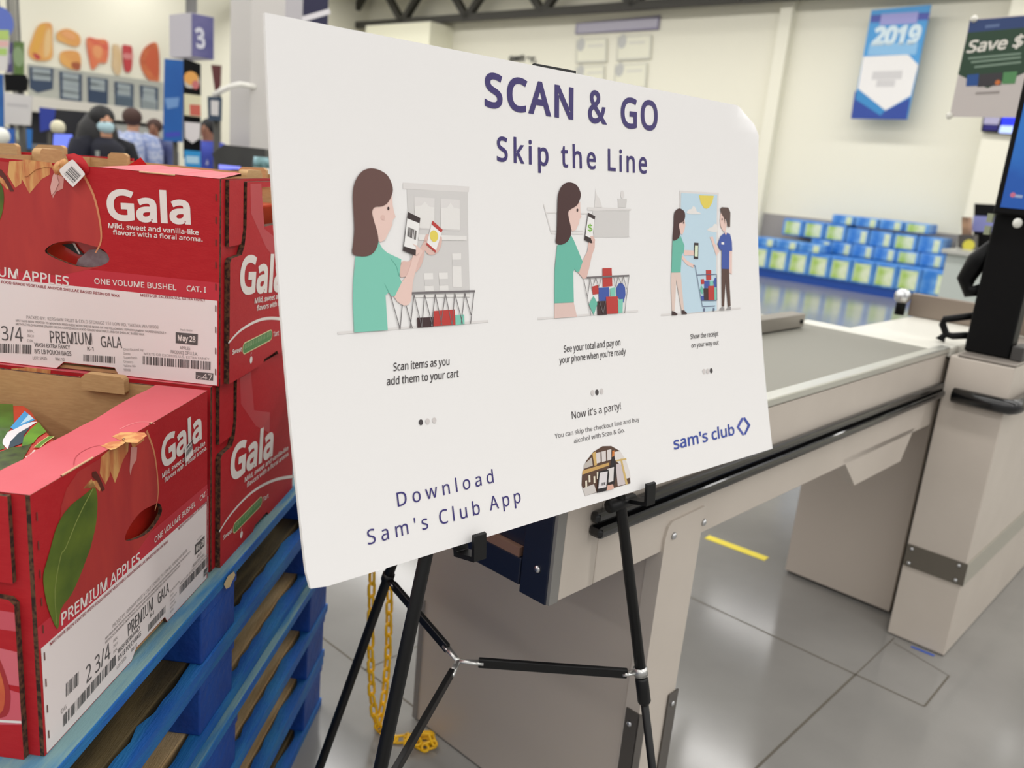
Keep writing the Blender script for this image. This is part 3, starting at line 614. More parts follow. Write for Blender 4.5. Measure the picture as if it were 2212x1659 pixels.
def wall_loops(hole_loop=None, notch=None, w=BW):
    o = [(0, 0)]
    if notch: o += [(notch[0], 0), (notch[0] + 0.012, 0.011), (notch[1] - 0.006, 0.011), (notch[1], 0)]
    o += [(w, 0), (w, BH), (0, BH)]
    return [o] + ([hole_loop] if hole_loop else [])
def make_box(label, b, c, z, rot, sh, flange='flat', window=False, near_end=False, tabs=True, group='red apple boxes on the pallet stack'):
    """Local frame: long printed face at y = -BD/2, x along it, z up."""
    t = thing('apple_box', label, 'box', BC(b, c, z), rot, group)
    X, Y = BW / 2, BD / 2
    fF = lambda u, v, w=0.0: Vector((-X + u, -Y - w, v)); fBk = lambda u, v, w=0.0: Vector((X - u, Y + w, v))
    fR = lambda u, v, w=0.0: Vector((X + w, -Y + u, v)); fL = lambda u, v, w=0.0: Vector((-X - w, Y - u, v))
    hl = [(u + sh, v) for u, v in hole_uv]; nt = (0.168 + sh, 0.268 + sh)
    q = MB(); q.prism(wall_loops(hl, nt), fF, -BT, 0, M_red, M_corr); q.tess(wall_loops(hl, nt), M_kraft, lambda u, v: fF(u, v, -BT - 0.0003)); fp = q.build('front_panel', t, local=True)
    q = MB()
    q.tess([[(0.004, 0.001), (nt[0], 0.001), (nt[0] + 0.012, 0.012), (nt[1] - 0.006, 0.012), (nt[1], 0.001), (BW - 0.003, 0.001), (BW - 0.003, 0.1335), (0.004, 0.1335)]], M_pwhite, lambda u, v: fF(u, v, 0.00015))
    q.tess([[(0.0, 0.1335), (BW, 0.1335), (BW, 0.1612), (0.0, 0.1612)]], M_band, lambda u, v: fF(u, v, 0.00015))
    for art, s in ((aR, sh), (aL, sh - SH)): art.lay(q, lambda u, v, w: fF(min(max(u + s, 0.0005), BW - 0.0005), v, w))
    for k in range(9):    # perforations along the fold beside the corner
        v0 = 0.292 - k * 0.033
        for uu in ((0.0075,) if near_end else (BW - 0.006,)): q.tess([[(uu, v0), (uu + 0.0018, v0 - 0.001), (uu + 0.0018, v0 - 0.011), (uu, v0 - 0.010)]], mat('perforation', (104, 58, 46), 0.9), lambda u, v: fF(u, v, 0.0009))
    q.build('front_print', fp, local=True, solid=False)
    q = MB(); q.prism(wall_loops(None, nt), fBk, -BT, 0, M_red, M_corr); q.tess(wall_loops(None, nt), M_kraft, lambda u, v: fBk(u, v, -BT - 0.0003)); q.build('back_panel', t, local=True)
    # inner end walls and the outer end slabs with the slotted corner
    win = [(0.152, 0.236), (0.248, 0.236), (0.262, 0.30), (0.146, 0.30)] if window else None
    il = [[(BT, 0), (BD - BT, 0), (BD - BT, BH), (BT, BH)]] + ([win] if win else [])
    for f, nm in ((fR, 'end_wall'), (fL, 'end_wall')):
        l_ = il if f is fR else il[:1]
        q = MB(); q.prism(l_, f, -BT, 0, M_red if f is fR or near_end else M_red, M_corr); q.tess(l_, M_kraft, lambda u, v: f(u, v, -BT - 0.0003)); ew = q.build('end_wall', t, local=True)
        slab = [(0.018, 0.0), (0.165, 0.0), (0.172, 0.008), (0.236, 0.008), (0.243, 0.0), (BD - 0.018, 0.0), (BD - 0.018, 0.190), (BD - 0.024, 0.196), (BD - 0.064, 0.198), (BD - 0.075, 0.212), (BD - 0.082, 0.24), (BD - 0.082, BH - 0.004),
                (0.082, BH - 0.004), (0.082, 0.24), (0.075, 0.212), (0.064, 0.198), (0.024, 0.196), (0.018, 0.190)]
        q = MB(); q.prism([slab] + ([win] if win and f is fR else []), f, 0.0003, 0.009, M_red, M_corr); es = q.build('end_panel', t, local=True)
        for a_, b_ in ((0.020, 0.067), (BD - 0.067, BD - 0.020)):
            q = MB(); q.prism([[(a_, 0.214), (b_, 0.214), (b_ + (0.008 if a_ < 0.1 else 0), 0.235), (b_ + (0.008 if a_ < 0.1 else 0), BH - 0.001), (a_ - (0.008 if a_ > 0.1 else 0), BH - 0.001), (a_ - (0.008 if a_ > 0.1 else 0), 0.235)]], f, 0.0003, 0.0062, M_red, M_corr); q.build('corner_tab', t, local=True)
        q = MB()
        if not (near_end and f is fL):
            for op in [1]: aE.lay(q, lambda u, v, w: f(u, v, 0.009 + w))
        else:
            s_ = 0.00015
            for pts, mm, ly in (([(0.20, 0.02), (0.382, 0.045), (0.382, 0.085), (0.2, 0.12)], ink((214, 92, 104)), 1), ([(0.26, 0.10), (0.382, 0.093), (0.382, 0.135), (0.25, 0.15)], ink((216, 104, 114)), 1), ([(0.25, 0.16), (0.382, 0.160), (0.382, 0.182), (0.25, 0.186)], ink((206, 84, 96)), 1)):
                q.tess([pts], mm, lambda u, v: f(u, v, 0.009 + ly * s_))
            ap = curve([(0.30, 0.055), (0.358, 0.050), (0.371, 0.072), (0.368, 0.105), (0.354, 0.140), (0.330, 0.158), (0.28, 0.165), (0.25, 0.10)], 4)
            q.tess([ap], ink((170, 44, 46)), lambda u, v: f(u, v, 0.009 + 2 * s_)); q.tess([[(u - 0.006, v + (0.002 if v > 0.1 else 0.003)) for u, v in ap]], mat('apple_orange', (216, 112, 60), 0.5, c2=(206, 90, 56), scale=20), lambda u, v: f(u, v, 0.009 + 3 * s_))
            q.tess([[(0.2, 0.030), (0.382, 0.047), (0.382, 0.050), (0.2, 0.034)]], M_pr, lambda u, v: f(u, v, 0.009 + 3 * s_))
        q.build('end_print', es, local=True, solid=False)
    q = MB(); q.box((-X + BT, -Y + BT, 0.001), (X - BT, Y - BT, 0.006), M_kraft); q.build('base', t, local=True)
    # inward flange along the printed face
    FWD = 0.064; u0 = 0.0 if flange == 'flat' else 0.243; rise = 0.0 if flange == 'flat' else 0.007; du = 0.0 if flange == 'flat' else 0.05; n = 14; rr = random.Random(5)
    va = []; vb = []
    for i in range(n + 1):
        u = u0 + (BW - u0) * i / n; va.append(Vector((-X + u, -Y, BH + 0.0006))); vb.append(Vector((-X + u + du * (1 - i / n), -Y + FWD + 0.018 * i / n + rr.uniform(-0.002, 0.002), BH + 0.0006 + rise + rr.uniform(0, 0.0015) * (0 if flange == 'flat' else 1))))
    q = MB(); dn = Vector((0, 0, 0.0045)); k = n + 1
    q.add(va + vb, [(i, i + 1, k + i + 1, k + i) for i in range(n)], M_flange); q.add([p - dn * (0.1 if j < k else 1) for j, p in enumerate(va + vb)], [(i, i + 1, k + i + 1, k + i) for i in range(n)], M_kraft)
    q.add([p for p in vb] + [p - dn for p in vb], [(i, i + 1, k + i + 1, k + i) for i in range(n)], M_corr); q.build('top_flange', t, local=True, solid=False)
    # stacking tabs
    for f in (fR, fL):
        for e in ((0.153,) if tabs else ()):
            q = MB(); q.prism([[(e - 0.034, BH - 0.014), (e + 0.034, BH - 0.014), (e + 0.033, BH + 0.006), (e + 0.026, BH + 0.0125), (e - 0.028, BH + 0.0125), (e - 0.033, BH + 0.008)]], f, -0.020, -BT - 0.0006, M_kraft); q.build('stacking_tab', t, local=True, bevel=0.003)
    return t
boxA = make_box('open red apple box nearest the front on the top pallet, pouch bags of apples inside', 0.766 + BW / 2, -0.520 - BD / 2, ZB, ROT_B + math.pi / 2, SH, 'flat', near_end=True)
boxB = make_box('red apple box on the pallet behind the open one, another box on top of it', 1.212 + BD / 2, -0.523 - BW / 2, ZB, ROT_B, 0.0, 'flat', tabs=False)
boxC = make_box('upper red apple box with white print panel, barcode sticker on its torn top edge', 1.22 + BD / 2, -0.513 - BW / 2, ZB + BH + 0.0012, ROT_B, 0.0, 'lift', window=True)

# apple top on the near box's flange, cut marks along its crease
zF = Face(BC(0.766, -0.520, ZB + BH + 0.0007), eB, -eC)
A = Art(zF)
A.poly(z9(1435, 965, 1540, 916, 1700, 912, 1850, 918, 1880, 950, 1760, 1050, 1610, 1040, 1530, 1012), M_yel, 2); A.poly(z9(1290, 1088, 1400, 1038, 1590, 1018, 1600, 1050, 1480, 1122, 1420, 1140), M_yel, 2)
A.line(z9(1530, 872, 1640, 822, 1760, 785, 1880, 780, 1980, 800), 0.0012, ink((240, 150, 150)), 2, smooth=3)
A.line(z9(945, 1330, 960, 1250, 1020, 1180, 1150, 1110, 1280, 1080), 0.0012, ink((178, 56, 66)), 2, smooth=3)
q = MB(); A.lay(q, zF.at, 0.0001)
for P_ in ((835, 1480, 1050, 1330, 1240, 1245), (1430, 990, 1470, 985, 1520, 1005), (1960, 795, 1990, 800, 2005, 815)):
    c_ = [zF.uv(p) for p in z9(*P_)]
    for i in range(2): q.tube([zF.at(c_[i][0], 0.0005, 0.0003), zF.at(c_[i + 1][0], 0.0005, 0.0003)], 0.0013, M_cut, 6, caps=False)
q.build('flange_print', [o for o in boxA.children if o.name.startswith('top_flange')][0], solid=False)

q = MB(); cz = Face(BC(1.22 - 0.0005, -0.513 - BW, ZB + BH), eC)
ca_, cb_ = (cz.uv(p) for p in z1(892, 252, 1120, 268)); q.tube([cz.at(ca_[0], BH + 0.0008, 0), cz.at(cb_[0], BH + 0.0008, 0)], 0.0014, M_cut, 6); q.build('crease_cut', [o for o in boxC.children if o.name.startswith('top_flange')][0])
# torn flap, exposed back tabs and the sticker of the upper box
bF = Face(BC(1.22 + BD - BT - 0.002, -0.513 - BW, ZB + BH), eC)
for x0, x1, y0, y1 in ((-60, 46, 308, 344), (84, 146, 312, 336), (240, 281, 329, 352), (521, 579, 360, 384)):
    q = MB(); a, b = bF.uv((x0, y0)), bF.uv((x1, y1)); c = bF.uv((x1, y0 + 3))
    q.prism([[(a[0], b[1] - 0.01), (b[0], b[1] - 0.01), (b[0], c[1] - 0.004), (b[0] - 0.006, c[1]), (a[0] + 0.006, a[1]), (a[0], a[1] - 0.005)]], bF.at, 0.0, 0.012, M_kraft); q.build('rear_tab', boxC, bevel=0.0025)
q = MB(); a, b = bF.uv((-60, 322)), bF.uv((281, 342)); q.prism([[(a[0], BH - 0.02), (b[0], BH - 0.02), (b[0], b[1]), (a[0], a[1])]], bF.at, -0.016, -0.0095, M_red); q.build('rear_lip', boxC)
cF = Face(BC(1.22 - 0.001, -0.513 - BW, ZB + BH), eC)
def crumple(pts_px, wfun, mm, name, parent, nv=4):
    pts = [cF.uv(p) for p in pts_px]; c = Vector((sum(p[0] for p in pts) / len(pts), sum(p[1] for p in pts) / len(pts))); vs = []; fs = []; n = len(pts); r = random.Random(11)
    for k in range(nv + 1):
        f = 1 - k / nv
        for i, p in enumerate(pts): u = c.x + (p[0] - c.x) * f; v = c.y + (p[1] - c.y) * f; vs.append(cF.at(u, v, 0.0005 + (1 - f ** 2) * wfun * (0.6 + 0.8 * r.random())))
    for k in range(nv):
        for i in range(n): fs.append((k * n + i, k * n + (i + 1) % n, (k + 1) * n + (i + 1) % n, (k + 1) * n + i))
    q = MB(); q.add(vs, fs, mm, True); return q.build(name, parent, solid=False)
crumple([(142, 334), (160, 331), (176, 337), (186, 348), (193, 362), (192, 374), (184, 378), (172, 360), (150, 352)], 0.006, M_red, 'torn_flap', boxC)
crumple([(122, 350), (140, 342), (152, 352), (140, 372), (120, 378), (112, 362)], 0.004, M_yel, 'torn_flap', boxC)
A = Art(cF)
A.poly(z1(340, 290, 375, 250, 365, 300, 378, 340, 350, 400, 330, 420, 322, 370), ink((222, 170, 160)), 3)
A.poly(z1(155, 300, 165, 230, 200, 205, 330, 210, 345, 245, 290, 240, 230, 255, 175, 300), M_yel, 3)
q = MB(); A.lay(q, cF.at); q.build('scuffed_print', [o for o in boxC.children if o.name.startswith('front_panel')][0], solid=False)
def sticker(face, quad, bars, parent, lines=14, seed=4, off=0.0):
    A = Art(face); A.poly(curve(quad, 3) if len(quad) > 4 else quad, ink((238, 232, 228)), 1); A.bars(*bars, ink((36, 34, 36)), lines, 2, seed)
    q = MB(); A.lay(q, lambda u, v, w: face.at(u, v, w + 0.0012 + off)); q.poly([face.at(*face.uv(p), 0.0011 + off) for p in quad], ink((238, 232, 228))); q.build('barcode_sticker', parent, label='white barcode sticker', solid=False)
sticker(cF, z1(409, 262, 420, 246, 470, 204, 488, 194, 504, 202, 556, 262, 570, 284, 560, 300, 512, 350, 496, 364, 480, 354, 424, 292), zr(0, 180, 6.9125)(1020, 1350, 1135, 1235, 1160, 1490), boxC, 11, 4, 0.0095)
aF = Face(BC(0.766, -0.5188, ZB), eB); q4 = z2(1330, 702, 1380, 636, 1394, 742, 1338, 806)
sticker(aF, q4, z2(1338, 770, 1344, 690, 1386, 708), boxA, 9, 6)

# ---------------------------------------------------------------- pouch bags of apples
M_bag = mat('bag_red_film', (206, 58, 40), 0.3, c2=(188, 34, 30), scale=12, coat=0.4); M_bgreen = mat('bag_green_film', (62, 128, 36), 0.3, c2=(40, 96, 26), scale=20, coat=0.4)
def bag(label, pts, z0, z1_, mm, group='pouch bags of apples'):
    """Pillow over a footprint polygon (world x, y)."""
    c = sum(pts, Vector((0, 0, 0))) / len(pts); n = len(pts); vs = []; fs = []; prof = [(0.86, 0.0), (0.97, 0.25), (1.0, 0.55), (0.985, 0.85), (0.96, 1.0)]
    for s, f in prof:
        for p in pts: vs.append(c + (p - c) * s + EZ * (z0 + (z1_ - z0) * f))
    k = len(prof)
    for j in range(k - 1):
        for i in range(n): fs.append((j * n + i, j * n + (i + 1) % n, (j + 1) * n + (i + 1) % n, (j + 1) * n + i))
    fs += [tuple(range(n))[::-1], tuple((k - 1) * n + i for i in range(n))]
    t = thing('apple_bag', label, 'bag', Vector((c.x, c.y, z0)), 0, group); q = MB(); q.add(vs, fs, mm); q.build('pouch', t, bevel=0.004); return t
ZBG = ZB + BH - 0.048
def flatp(*q): return [on_z(x, y, ZBG) for x, y in q]
z7 = zr(0, 860, 11.06)
inA = [BC(0.80, -0.90, 0), BC(0.80, -0.535, 0)]
fp_ = [Vector((p.x, p.y, 0)) for p in flatp((-190, 862), (54, 873), (70, 886), (90, 918), (133, 961), (130, 985))]
corner = BC(1.09, -0.534, 0); fp_ = [BC(min(p.dot(eB), 1.18), max(p.dot(eC), -0.905)) for p in fp_]; fp_ = fp_[:-1] + [corner, BC(0.86, -0.548, 0), BC(0.86, -0.80, 0)]
bg1 = bag('pouch bag printed with a green valley and mountains, lying inside the open apple box', fp_, ZB + 0.02, ZBG, M_bag)
bT = Face(Vector((0, 0, ZBG + 0.0006)), eC, eB); A = Art(bT)
A.poly(z7(-600, 110, 310, 150, 330, 580, 280, 690, 200, 800, 60, 1030, 110, 1210, -600, 1400), M_bgreen, 1)
A.poly(z7(590, 310, 830, 520, 560, 640, 330, 760, 250, 700), ink((64, 160, 220)), 2); A.poly(z7(690, 390, 800, 490, 560, 600, 480, 640), ink((190, 224, 240)), 3)
A.poly(z7(890, 570, 760, 570, 560, 640, 340, 750, 190, 810, 70, 1000, 60, 1090, 180, 1230, 230, 1100, 420, 860, 650, 720), ink((232, 230, 234)), 3)
A.poly(z7(650, 720, 440, 840, 240, 1050, 210, 1200, 330, 1160, 540, 1080, 580, 880, 720, 700), ink((44, 72, 86)), 4)
A.poly(z7(920, 580, 1110, 810, 900, 940, 800, 1080, 520, 1170, 560, 960, 720, 760), mat('meadow_print', (104, 160, 34), 0.35, c2=(70, 120, 26), scale=30), 5)
A.poly(z7(-600, 1500, 0, 1290, 280, 1180, 520, 1160, 760, 1100, 650, 1290, 540, 1480, 300, 1640, -600, 1900), mat('forest_print', (70, 96, 30), 0.4, c2=(34, 52, 18), scale=60), 5)
A.text('Sweet', *z7(690, 1430, 890, 1250, 650, 1385), M_pr, 7, bold=0.02)
A.line(z7(880, 1190, 1040, 1050, 1230, 920), 0.0085, ink((214, 208, 130)), 6, smooth=3); A.line(z7(880, 1185, 1040, 1048, 1225, 922), 0.006, ink((96, 140, 50)), 7, smooth=3)
A.poly(z7(1090, 1160, 1330, 1260, 1160, 1285), M_pr, 6); A.oval(z7(1265, 1145)[0], 0.004, 0.0025, M_pr, 6)
q = MB(); A.lay(q, bT.at, 0.0001); q.build('pouch_print', [o for o in bg1.children][0], solid=False)
bag('plain red pouch bag under the mountain-print bag in the open box', [BC(0.79, -0.91, 0), BC(0.79, -0.53, 0), BC(0.855, -0.53, 0), BC(0.855, -0.91, 0)], ZB + 0.01, ZBG - 0.09, M_bag)
zc_ = ZB + BH
hc = hit(*z1(480, 800)[0], BC(1.26, 0), eB)
b2 = bag('red pouch bag seen through the hand hole of the upper apple box', [BC(1.245, -0.80, 0), BC(1.245, -0.58, 0), BC(1.40, -0.545, 0), BC(1.40, -0.80, 0)], zc_ + 0.01, zc_ + 0.262, M_bag)
q = MB(); r0 = hit(*z1(520, 850)[0], BC(1.2425, 0), eB); cfi = Face(BC(1.2425, -0.941, zc_), eC); A = Art(cfi)
A.poly(z1(480, 890, 500, 830, 570, 770, 640, 765, 700, 800, 700, 890), mat('grey_film', (168, 150, 152), 0.4, c2=(140, 112, 118), scale=60), 1); A.poly(z1(395, 735, 470, 728, 540, 800, 500, 800), ink((30, 34, 30)), 1); A.poly(z1(465, 728, 480, 728, 515, 795, 505, 795), M_pr, 2)
A.lay(q, cfi.at); q.build('pouch_print', [o for o in b2.children][0], solid=False)
q = MB(); pk_ = BC(1.312, 0); P3 = [hit(x, y, pk_, eB) for x, y in ((262, 366), (304, 340), (326, 366), (300, 372))]; bk = hit(300, 352, BC(1.35, 0), eB)
q.add(P3 + [bk], [(0, 1, 3), (1, 2, 3), (0, 4, 1), (1, 4, 2)], mat('glossy_red_film', (204, 24, 28), 0.25, coat=0.5)); q.build('pouch_peak', b2, solid=False)
b3 = bag('red pouch bag behind the end window of the upper apple box', [BC(1.41, -0.82, 0), BC(1.41, -0.552, 0), BC(1.60, -0.552, 0), BC(1.60, -0.82, 0)], zc_ + 0.01, zc_ + 0.262, M_bag)

# ---------------------------------------------------------------- the foam board sign
_y, _t, _r = 0.7426, 0.2176, 0.0107
_ex = Vector((math.cos(_y), math.sin(_y), 0)); _bk = Vector((-math.sin(_y), math.cos(_y), 0)); _ez = EZ * math.cos(_t) + _bk * math.sin(_t)
_ex, _ez = _ex * math.cos(_r) + _ez * math.sin(_r), _ez * math.cos(_r) - _ex * math.sin(_r)
BHT = 0.61
class BowedFace(Face):
    """The board's face: bowed back a little at mid height, one top corner creased back."""
    @staticmethod
    def bend(v): t = v / BHT; return -0.0145 * 4 * t * (1 - t)
    def uv(s, p):
        w = 0.0
        for _ in range(6):
            q = hit(p[0], p[1], s.o + s.n * w, s.n) - s.o; v = q.dot(s.ey); w = s.bend(min(max(v, 0), BHT))
        return (q.dot(s.ex), v)
    def at(s, u, v, w=0.0):
        d = 0.0
        if CR:
            d = max(0.0, (Vector((u, v)) - CR[0]).dot(CR[1]))
        return s.o + s.ex * u + s.ey * v + s.n * (w + s.bend(min(max(v, 0), BHT)) - 0.9 * d) - (s.ex * CR[1][0] + s.ey * CR[1][1]) * d * 0.25 if CR else s.o + s.ex * u + s.ey * v + s.n * (w + s.bend(min(max(v, 0), BHT)))
CR = None
BF = BowedFace(Vector((-0.1966, 0.8273, 0.8936)), _ex, _ez)
cTL, cBL, cBR, cTR = (Vector(BF.uv(p)) for p in ((572, 27), (667, 1279), (1669, 969), (1641, 237)))
f0, f1 = Vector(BF.uv((1597, 228))), Vector(BF.uv((1638, 277)))
_fd = (f1 - f0).normalized(); CR = (f0, Vector((-_fd.y, _fd.x)) if Vector((-_fd.y, _fd.x)).dot(cTR - f0) > 0 else Vector((_fd.y, -_fd.x)))
M_foam = mat('white_foam_board', (236, 234, 233), 0.55); M_foamedge = mat('foam_edge', (236, 234, 230), 0.7)
sign = thing('foam_board_sign', 'large white foam board sign with purple lettering resting on the black easel', 'sign', BF.at(0.45, 0.0), 0.0)
NU, NV, TH = 40, 28, 0.005
q = MB(); vs = []
def bquad(i, j):
    a, b = i / NU, j / NV; p = cBL.lerp(cBR, a).lerp(cTL.lerp(cTR, a), b)
    # rounded corners at the creased side and the lower left
    for c, r in ((cBL, 0.012),):
        e = (p - c)
        if 0 <= e.x < r and 0 <= e.y < r and i == 0 and j == 0: p = c + Vector((0.003, 0.003))
    return p
for w in (0.0, -TH):
    for j in range(NV + 1):
        for i in range(NU + 1): p = bquad(i, j); vs.append(BF.at(p.x, p.y, w))
K = (NU + 1) * (NV + 1); ix = lambda i, j: j * (NU + 1) + i
q.add(vs, [(ix(i, j), ix(i + 1, j), ix(i + 1, j + 1), ix(i, j + 1)) for j in range(NV) for i in range(NU)] + [(K + ix(i, j), K + ix(i, j + 1), K + ix(i + 1, j + 1), K + ix(i + 1, j)) for j in range(NV) for i in range(NU)], M_foam, True)
ring = [(i, 0) for i in range(NU)] + [(NU, j) for j in range(NV)] + [(i, NV) for i in range(NU, 0, -1)] + [(0, j) for j in range(NV, 0, -1)]
q.add(vs, [(ix(*ring[k]), ix(*ring[(k + 1) % len(ring)]), K + ix(*ring[(k + 1) % len(ring)]), K + ix(*ring[k])) for k in range(len(ring))], M_foamedge)
board = q.build('foam_board', sign)

def lay_bowed(art, name, parent, label=None):
    """Lays print on the bowed board: cut into strips first so that it follows the bow."""
    q = MB(); art.lay(q, lambda u, v, w: Vector((u, v, w)), 0.0002)
    bm = bmesh.new()
    V = [bm.verts.new(p) for p in q.v]
    for f, mi in zip(q.f, q.i):
        try: nf = bm.faces.new([V[a] for a in f]); nf.material_index = mi
        except ValueError: pass
    y = 0.02
    lo, hi = min(p.y for p in q.v), max(p.y for p in q.v)
    while y < hi:
        if y > lo: bmesh.ops.bisect_plane(bm, geom=bm.verts[:] + bm.edges[:] + bm.faces[:], plane_co=(0, y, 0), plane_no=(0, 1, 0), dist=1e-6)
        y += 0.02
    inv = Matrix.Translation(-sign.location)
    for v in bm.verts: v.co = inv @ BF.at(v.co.x, v.co.y, v.co.z + 0.0002)
    me = bpy.data.meshes.new(name); bm.to_mesh(me); bm.free()
    for m in q.m: me.materials.append(m)
    o = bpy.data.objects.new(name, me); COL.objects.link(o); o.parent = parent
    if label: o['label'] = label
    return o
zA = zr(1000, 120, 3.253); zW = zr(700, 340, 4.1475); zM = zr(1130, 360, 4.337); zT = zr(760, 730, 3.53); zU = zr(1160, 700, 4.254)
I_pur = ink((50, 36, 104), 0.4); I_pur2 = ink((56, 48, 114), 0.4); I_txt = ink((66, 60, 62), 0.45); I_txt2 = ink((96, 92, 94), 0.45)
A = Art(BF)
A.text('SCAN', *zA(152, 351, 774, 443, 152, 124), I_pur, 2, bold=0.022, space=1.12)
lay_bowed(A, 'heading_lettering', board, 'purple capital lettering'); A = Art(BF); A.text('&', *zA(878, 462, 1012, 480, 878, 246), I_pur, 2, bold=0.016)
lay_bowed(A, 'heading_lettering', board, 'purple capital lettering'); A = Art(BF); A.text('GO', *zA(1108, 498, 1367, 524, 1108, 296), I_pur, 2, bold=0.018, space=1.1)
lay_bowed(A, 'heading_lettering', board, 'purple capital lettering')
A = Art(BF)
A.text('Skip', *zA(238, 737, 600, 774, 238, 572), I_pur, 2, bold=0.014, space=1.25)
lay_bowed(A, 'subheading_lettering', board); A = Art(BF); A.text('the', *zA(690, 781, 933, 797, 690, 628), I_pur, 2, bold=0.012, space=1.25)
lay_bowed(A, 'subheading_lettering', board); A = Art(BF); A.text('Line', *zA(1018, 806, 1292, 828, 1018, 658), I_pur, 2, bold=0.012, space=1.2)
lay_bowed(A, 'subheading_lettering', board)
A = Art(BF)
A.text('Download', *zT(350, 1287, 1082, 1101, 350, 1178), I_pur2, 2, space=1.35, bold=0.002)
lay_bowed(A, 'footer_lettering', board); A = Art(BF); A.text('Sam\'s', *zT(124, 1577, 583, 1452, 124, 1462), I_pur2, 2, space=1.35, bold=0.002)
A.text('Club', *zT(671, 1424, 978, 1341, 671, 1314), I_pur2, 2, space=1.3, bold=0.002); A.text('App', *zT(1053, 1316, 1289, 1252, 1053, 1210), I_pur2, 2, space=1.3, bold=0.002)
lay_bowed(A, 'footer_lettering', board)
A = Art(BF)
A.text('Scan items as you', *zT(316, 252, 746, 204, 316, 192), I_txt, 2, shear=0.12, bold=0.008); A.text('add them to your cart', *zT(266, 361, 816, 296, 266, 302), I_txt, 2, shear=0.12, bold=0.008)
lay_bowed(A, 'caption_lettering', board); A = Art(BF)
for i, c in enumerate(zT(525, 643, 576, 635, 627, 628)): A.oval(c, 0.0032, 0.0036, I_txt if i == 0 else ink((208, 202, 200)), 2)
lay_bowed(A, 'page_dots', board)
A = Art(BF)
A.text('See your total and pay on', *zU(246, 260, 766, 193, 246, 199), I_txt, 2, shear=0.1, bold=0.006); A.text('your phone when you\'re ready', *zU(204, 362, 816, 276, 204, 304), I_txt, 2, shear=0.1, bold=0.006)
lay_bowed(A, 'caption_lettering', board); A = Art(BF)
for i, c in enumerate(zU(509, 632, 549, 627, 592, 618)): A.oval(c, 0.0036, 0.0042, I_txt if i == 1 else ink((208, 202, 200)), 2)
lay_bowed(A, 'page_dots', board)
A = Art(BF)
A.text('Show the receipt', *zU(1409, 138, 1666, 108, 1409, 94), I_txt, 2, shear=0.08, bold=0.006); A.text('on your way out', *zU(1418, 217, 1668, 187, 1418, 176), I_txt, 2, shear=0.08, bold=0.006)
lay_bowed(A, 'caption_lettering', board); A = Art(BF)
for i, c in enumerate(zU(1533, 436, 1567, 434, 1599, 428)): A.oval(c, 0.0040, 0.0044, I_txt if i == 2 else ink((208, 202, 200)), 2)
lay_bowed(A, 'page_dots', board)
A = Art(BF)
A.text('Now it\'s a party!', *zU(321, 872, 771, 783, 321, 803), I_txt, 2)
A.text('You can skip the checkout line and buy', *zU(165, 1050, 940, 892, 165, 1008), I_txt2, 2); A.text('alcohol with Scan & Go.', *zU(340, 1094, 804, 992, 340, 1052), I_txt2, 2)
lay_bowed(A, 'notice_lettering', board)
A = Art(BF); I_blue = ink((52, 74, 160), 0.4); I_blue2 = ink((76, 88, 172), 0.4)
A.text('sam\'s club', *zU(1258, 1152, 1815, 1014, 1258, 1046), I_blue, 2, bold=0.014)
A.poly(zU(1876, 862, 1893, 858, 1886, 892, 1856, 946, 1898, 1006, 1896, 1024, 1886, 1022, 1833, 946), I_blue2, 2); A.poly(zU(1900, 855, 1910, 858, 1960, 928, 1914, 1018, 1902, 1016, 1904, 1000, 1934, 930, 1892, 872), I_blue, 2)
lay_bowed(A, 'logo', board)
# the arched photograph of a wine shelf
A = Art(BF); I = ink
A.poly(zU(440, 1578, 408, 1480, 412, 1390, 448, 1262, 515, 1175, 600, 1122, 680, 1120, 760, 1165, 818, 1260, 850, 1360, 857, 1464), I((84, 58, 44)), 1)
A.poly(zU(418, 1345, 660, 1272, 660, 1298, 412, 1385), I((196, 156, 92)), 2); A.poly(zU(505, 1188, 535, 1170, 548, 1295, 525, 1302), I((206, 170, 104)), 2)
for x, y in ((540, 1185), (590, 1172), (640, 1158)): A.poly(zU(x, y, x + 40, y - 10, x + 42, y + 85, x + 4, y + 97), I((214, 206, 202)), 2)
A.poly(zU(430, 1290, 500, 1225, 510, 1300, 425, 1330), I((188, 180, 172)), 2)
A.poly(zU(705, 1175, 760, 1165, 818, 1260, 850, 1360, 857, 1410, 800, 1425, 770, 1300, 705, 1240), I((220, 214, 210)), 2); A.poly(zU(720, 1290, 770, 1280, 812, 1470, 740, 1490), I((204, 192, 192)), 2); A.poly(zU(760, 1240, 775, 1235, 832, 1470, 812, 1476), I((206, 176, 112)), 3); A.poly(zU(720, 1250, 815, 1230, 820, 1245, 722, 1264), I((206, 176, 112)), 3)
for x, y in ((470, 1390), (515, 1400), (440, 1440), (545, 1360)): A.poly(zU(x, y, x + 16, y - 4, x + 18, y + 60, x + 2, y + 64), I((226, 216, 196)), 3)
A.poly(zU(415, 1510, 520, 1470, 545, 1545, 440, 1578), I((202, 196, 192)), 2)
A.poly(zU(684, 1165, 706, 1160, 708, 1215, 722, 1290, 724, 1380, 700, 1500, 655, 1512, 650, 1330, 676, 1290, 680, 1220), I((34, 24, 26)), 4); A.poly(zU(686, 1165, 706, 1160, 704, 1212, 684, 1222), I((204, 122, 56)), 5); A.poly(zU(640, 1330, 702, 1312, 696, 1440, 652, 1456), I((216, 210, 208)), 5)
A.poly(zU(560, 1352, 650, 1335, 658, 1380, 636, 1530, 545, 1550), I((30, 24, 28)), 6); A.poly(zU(570, 1365, 642, 1352, 628, 1498, 556, 1512), I((218, 212, 214)), 7); A.bars(*zU(580, 1484, 618, 1476, 582, 1458), I((60, 56, 60)), 8, 8, 3)
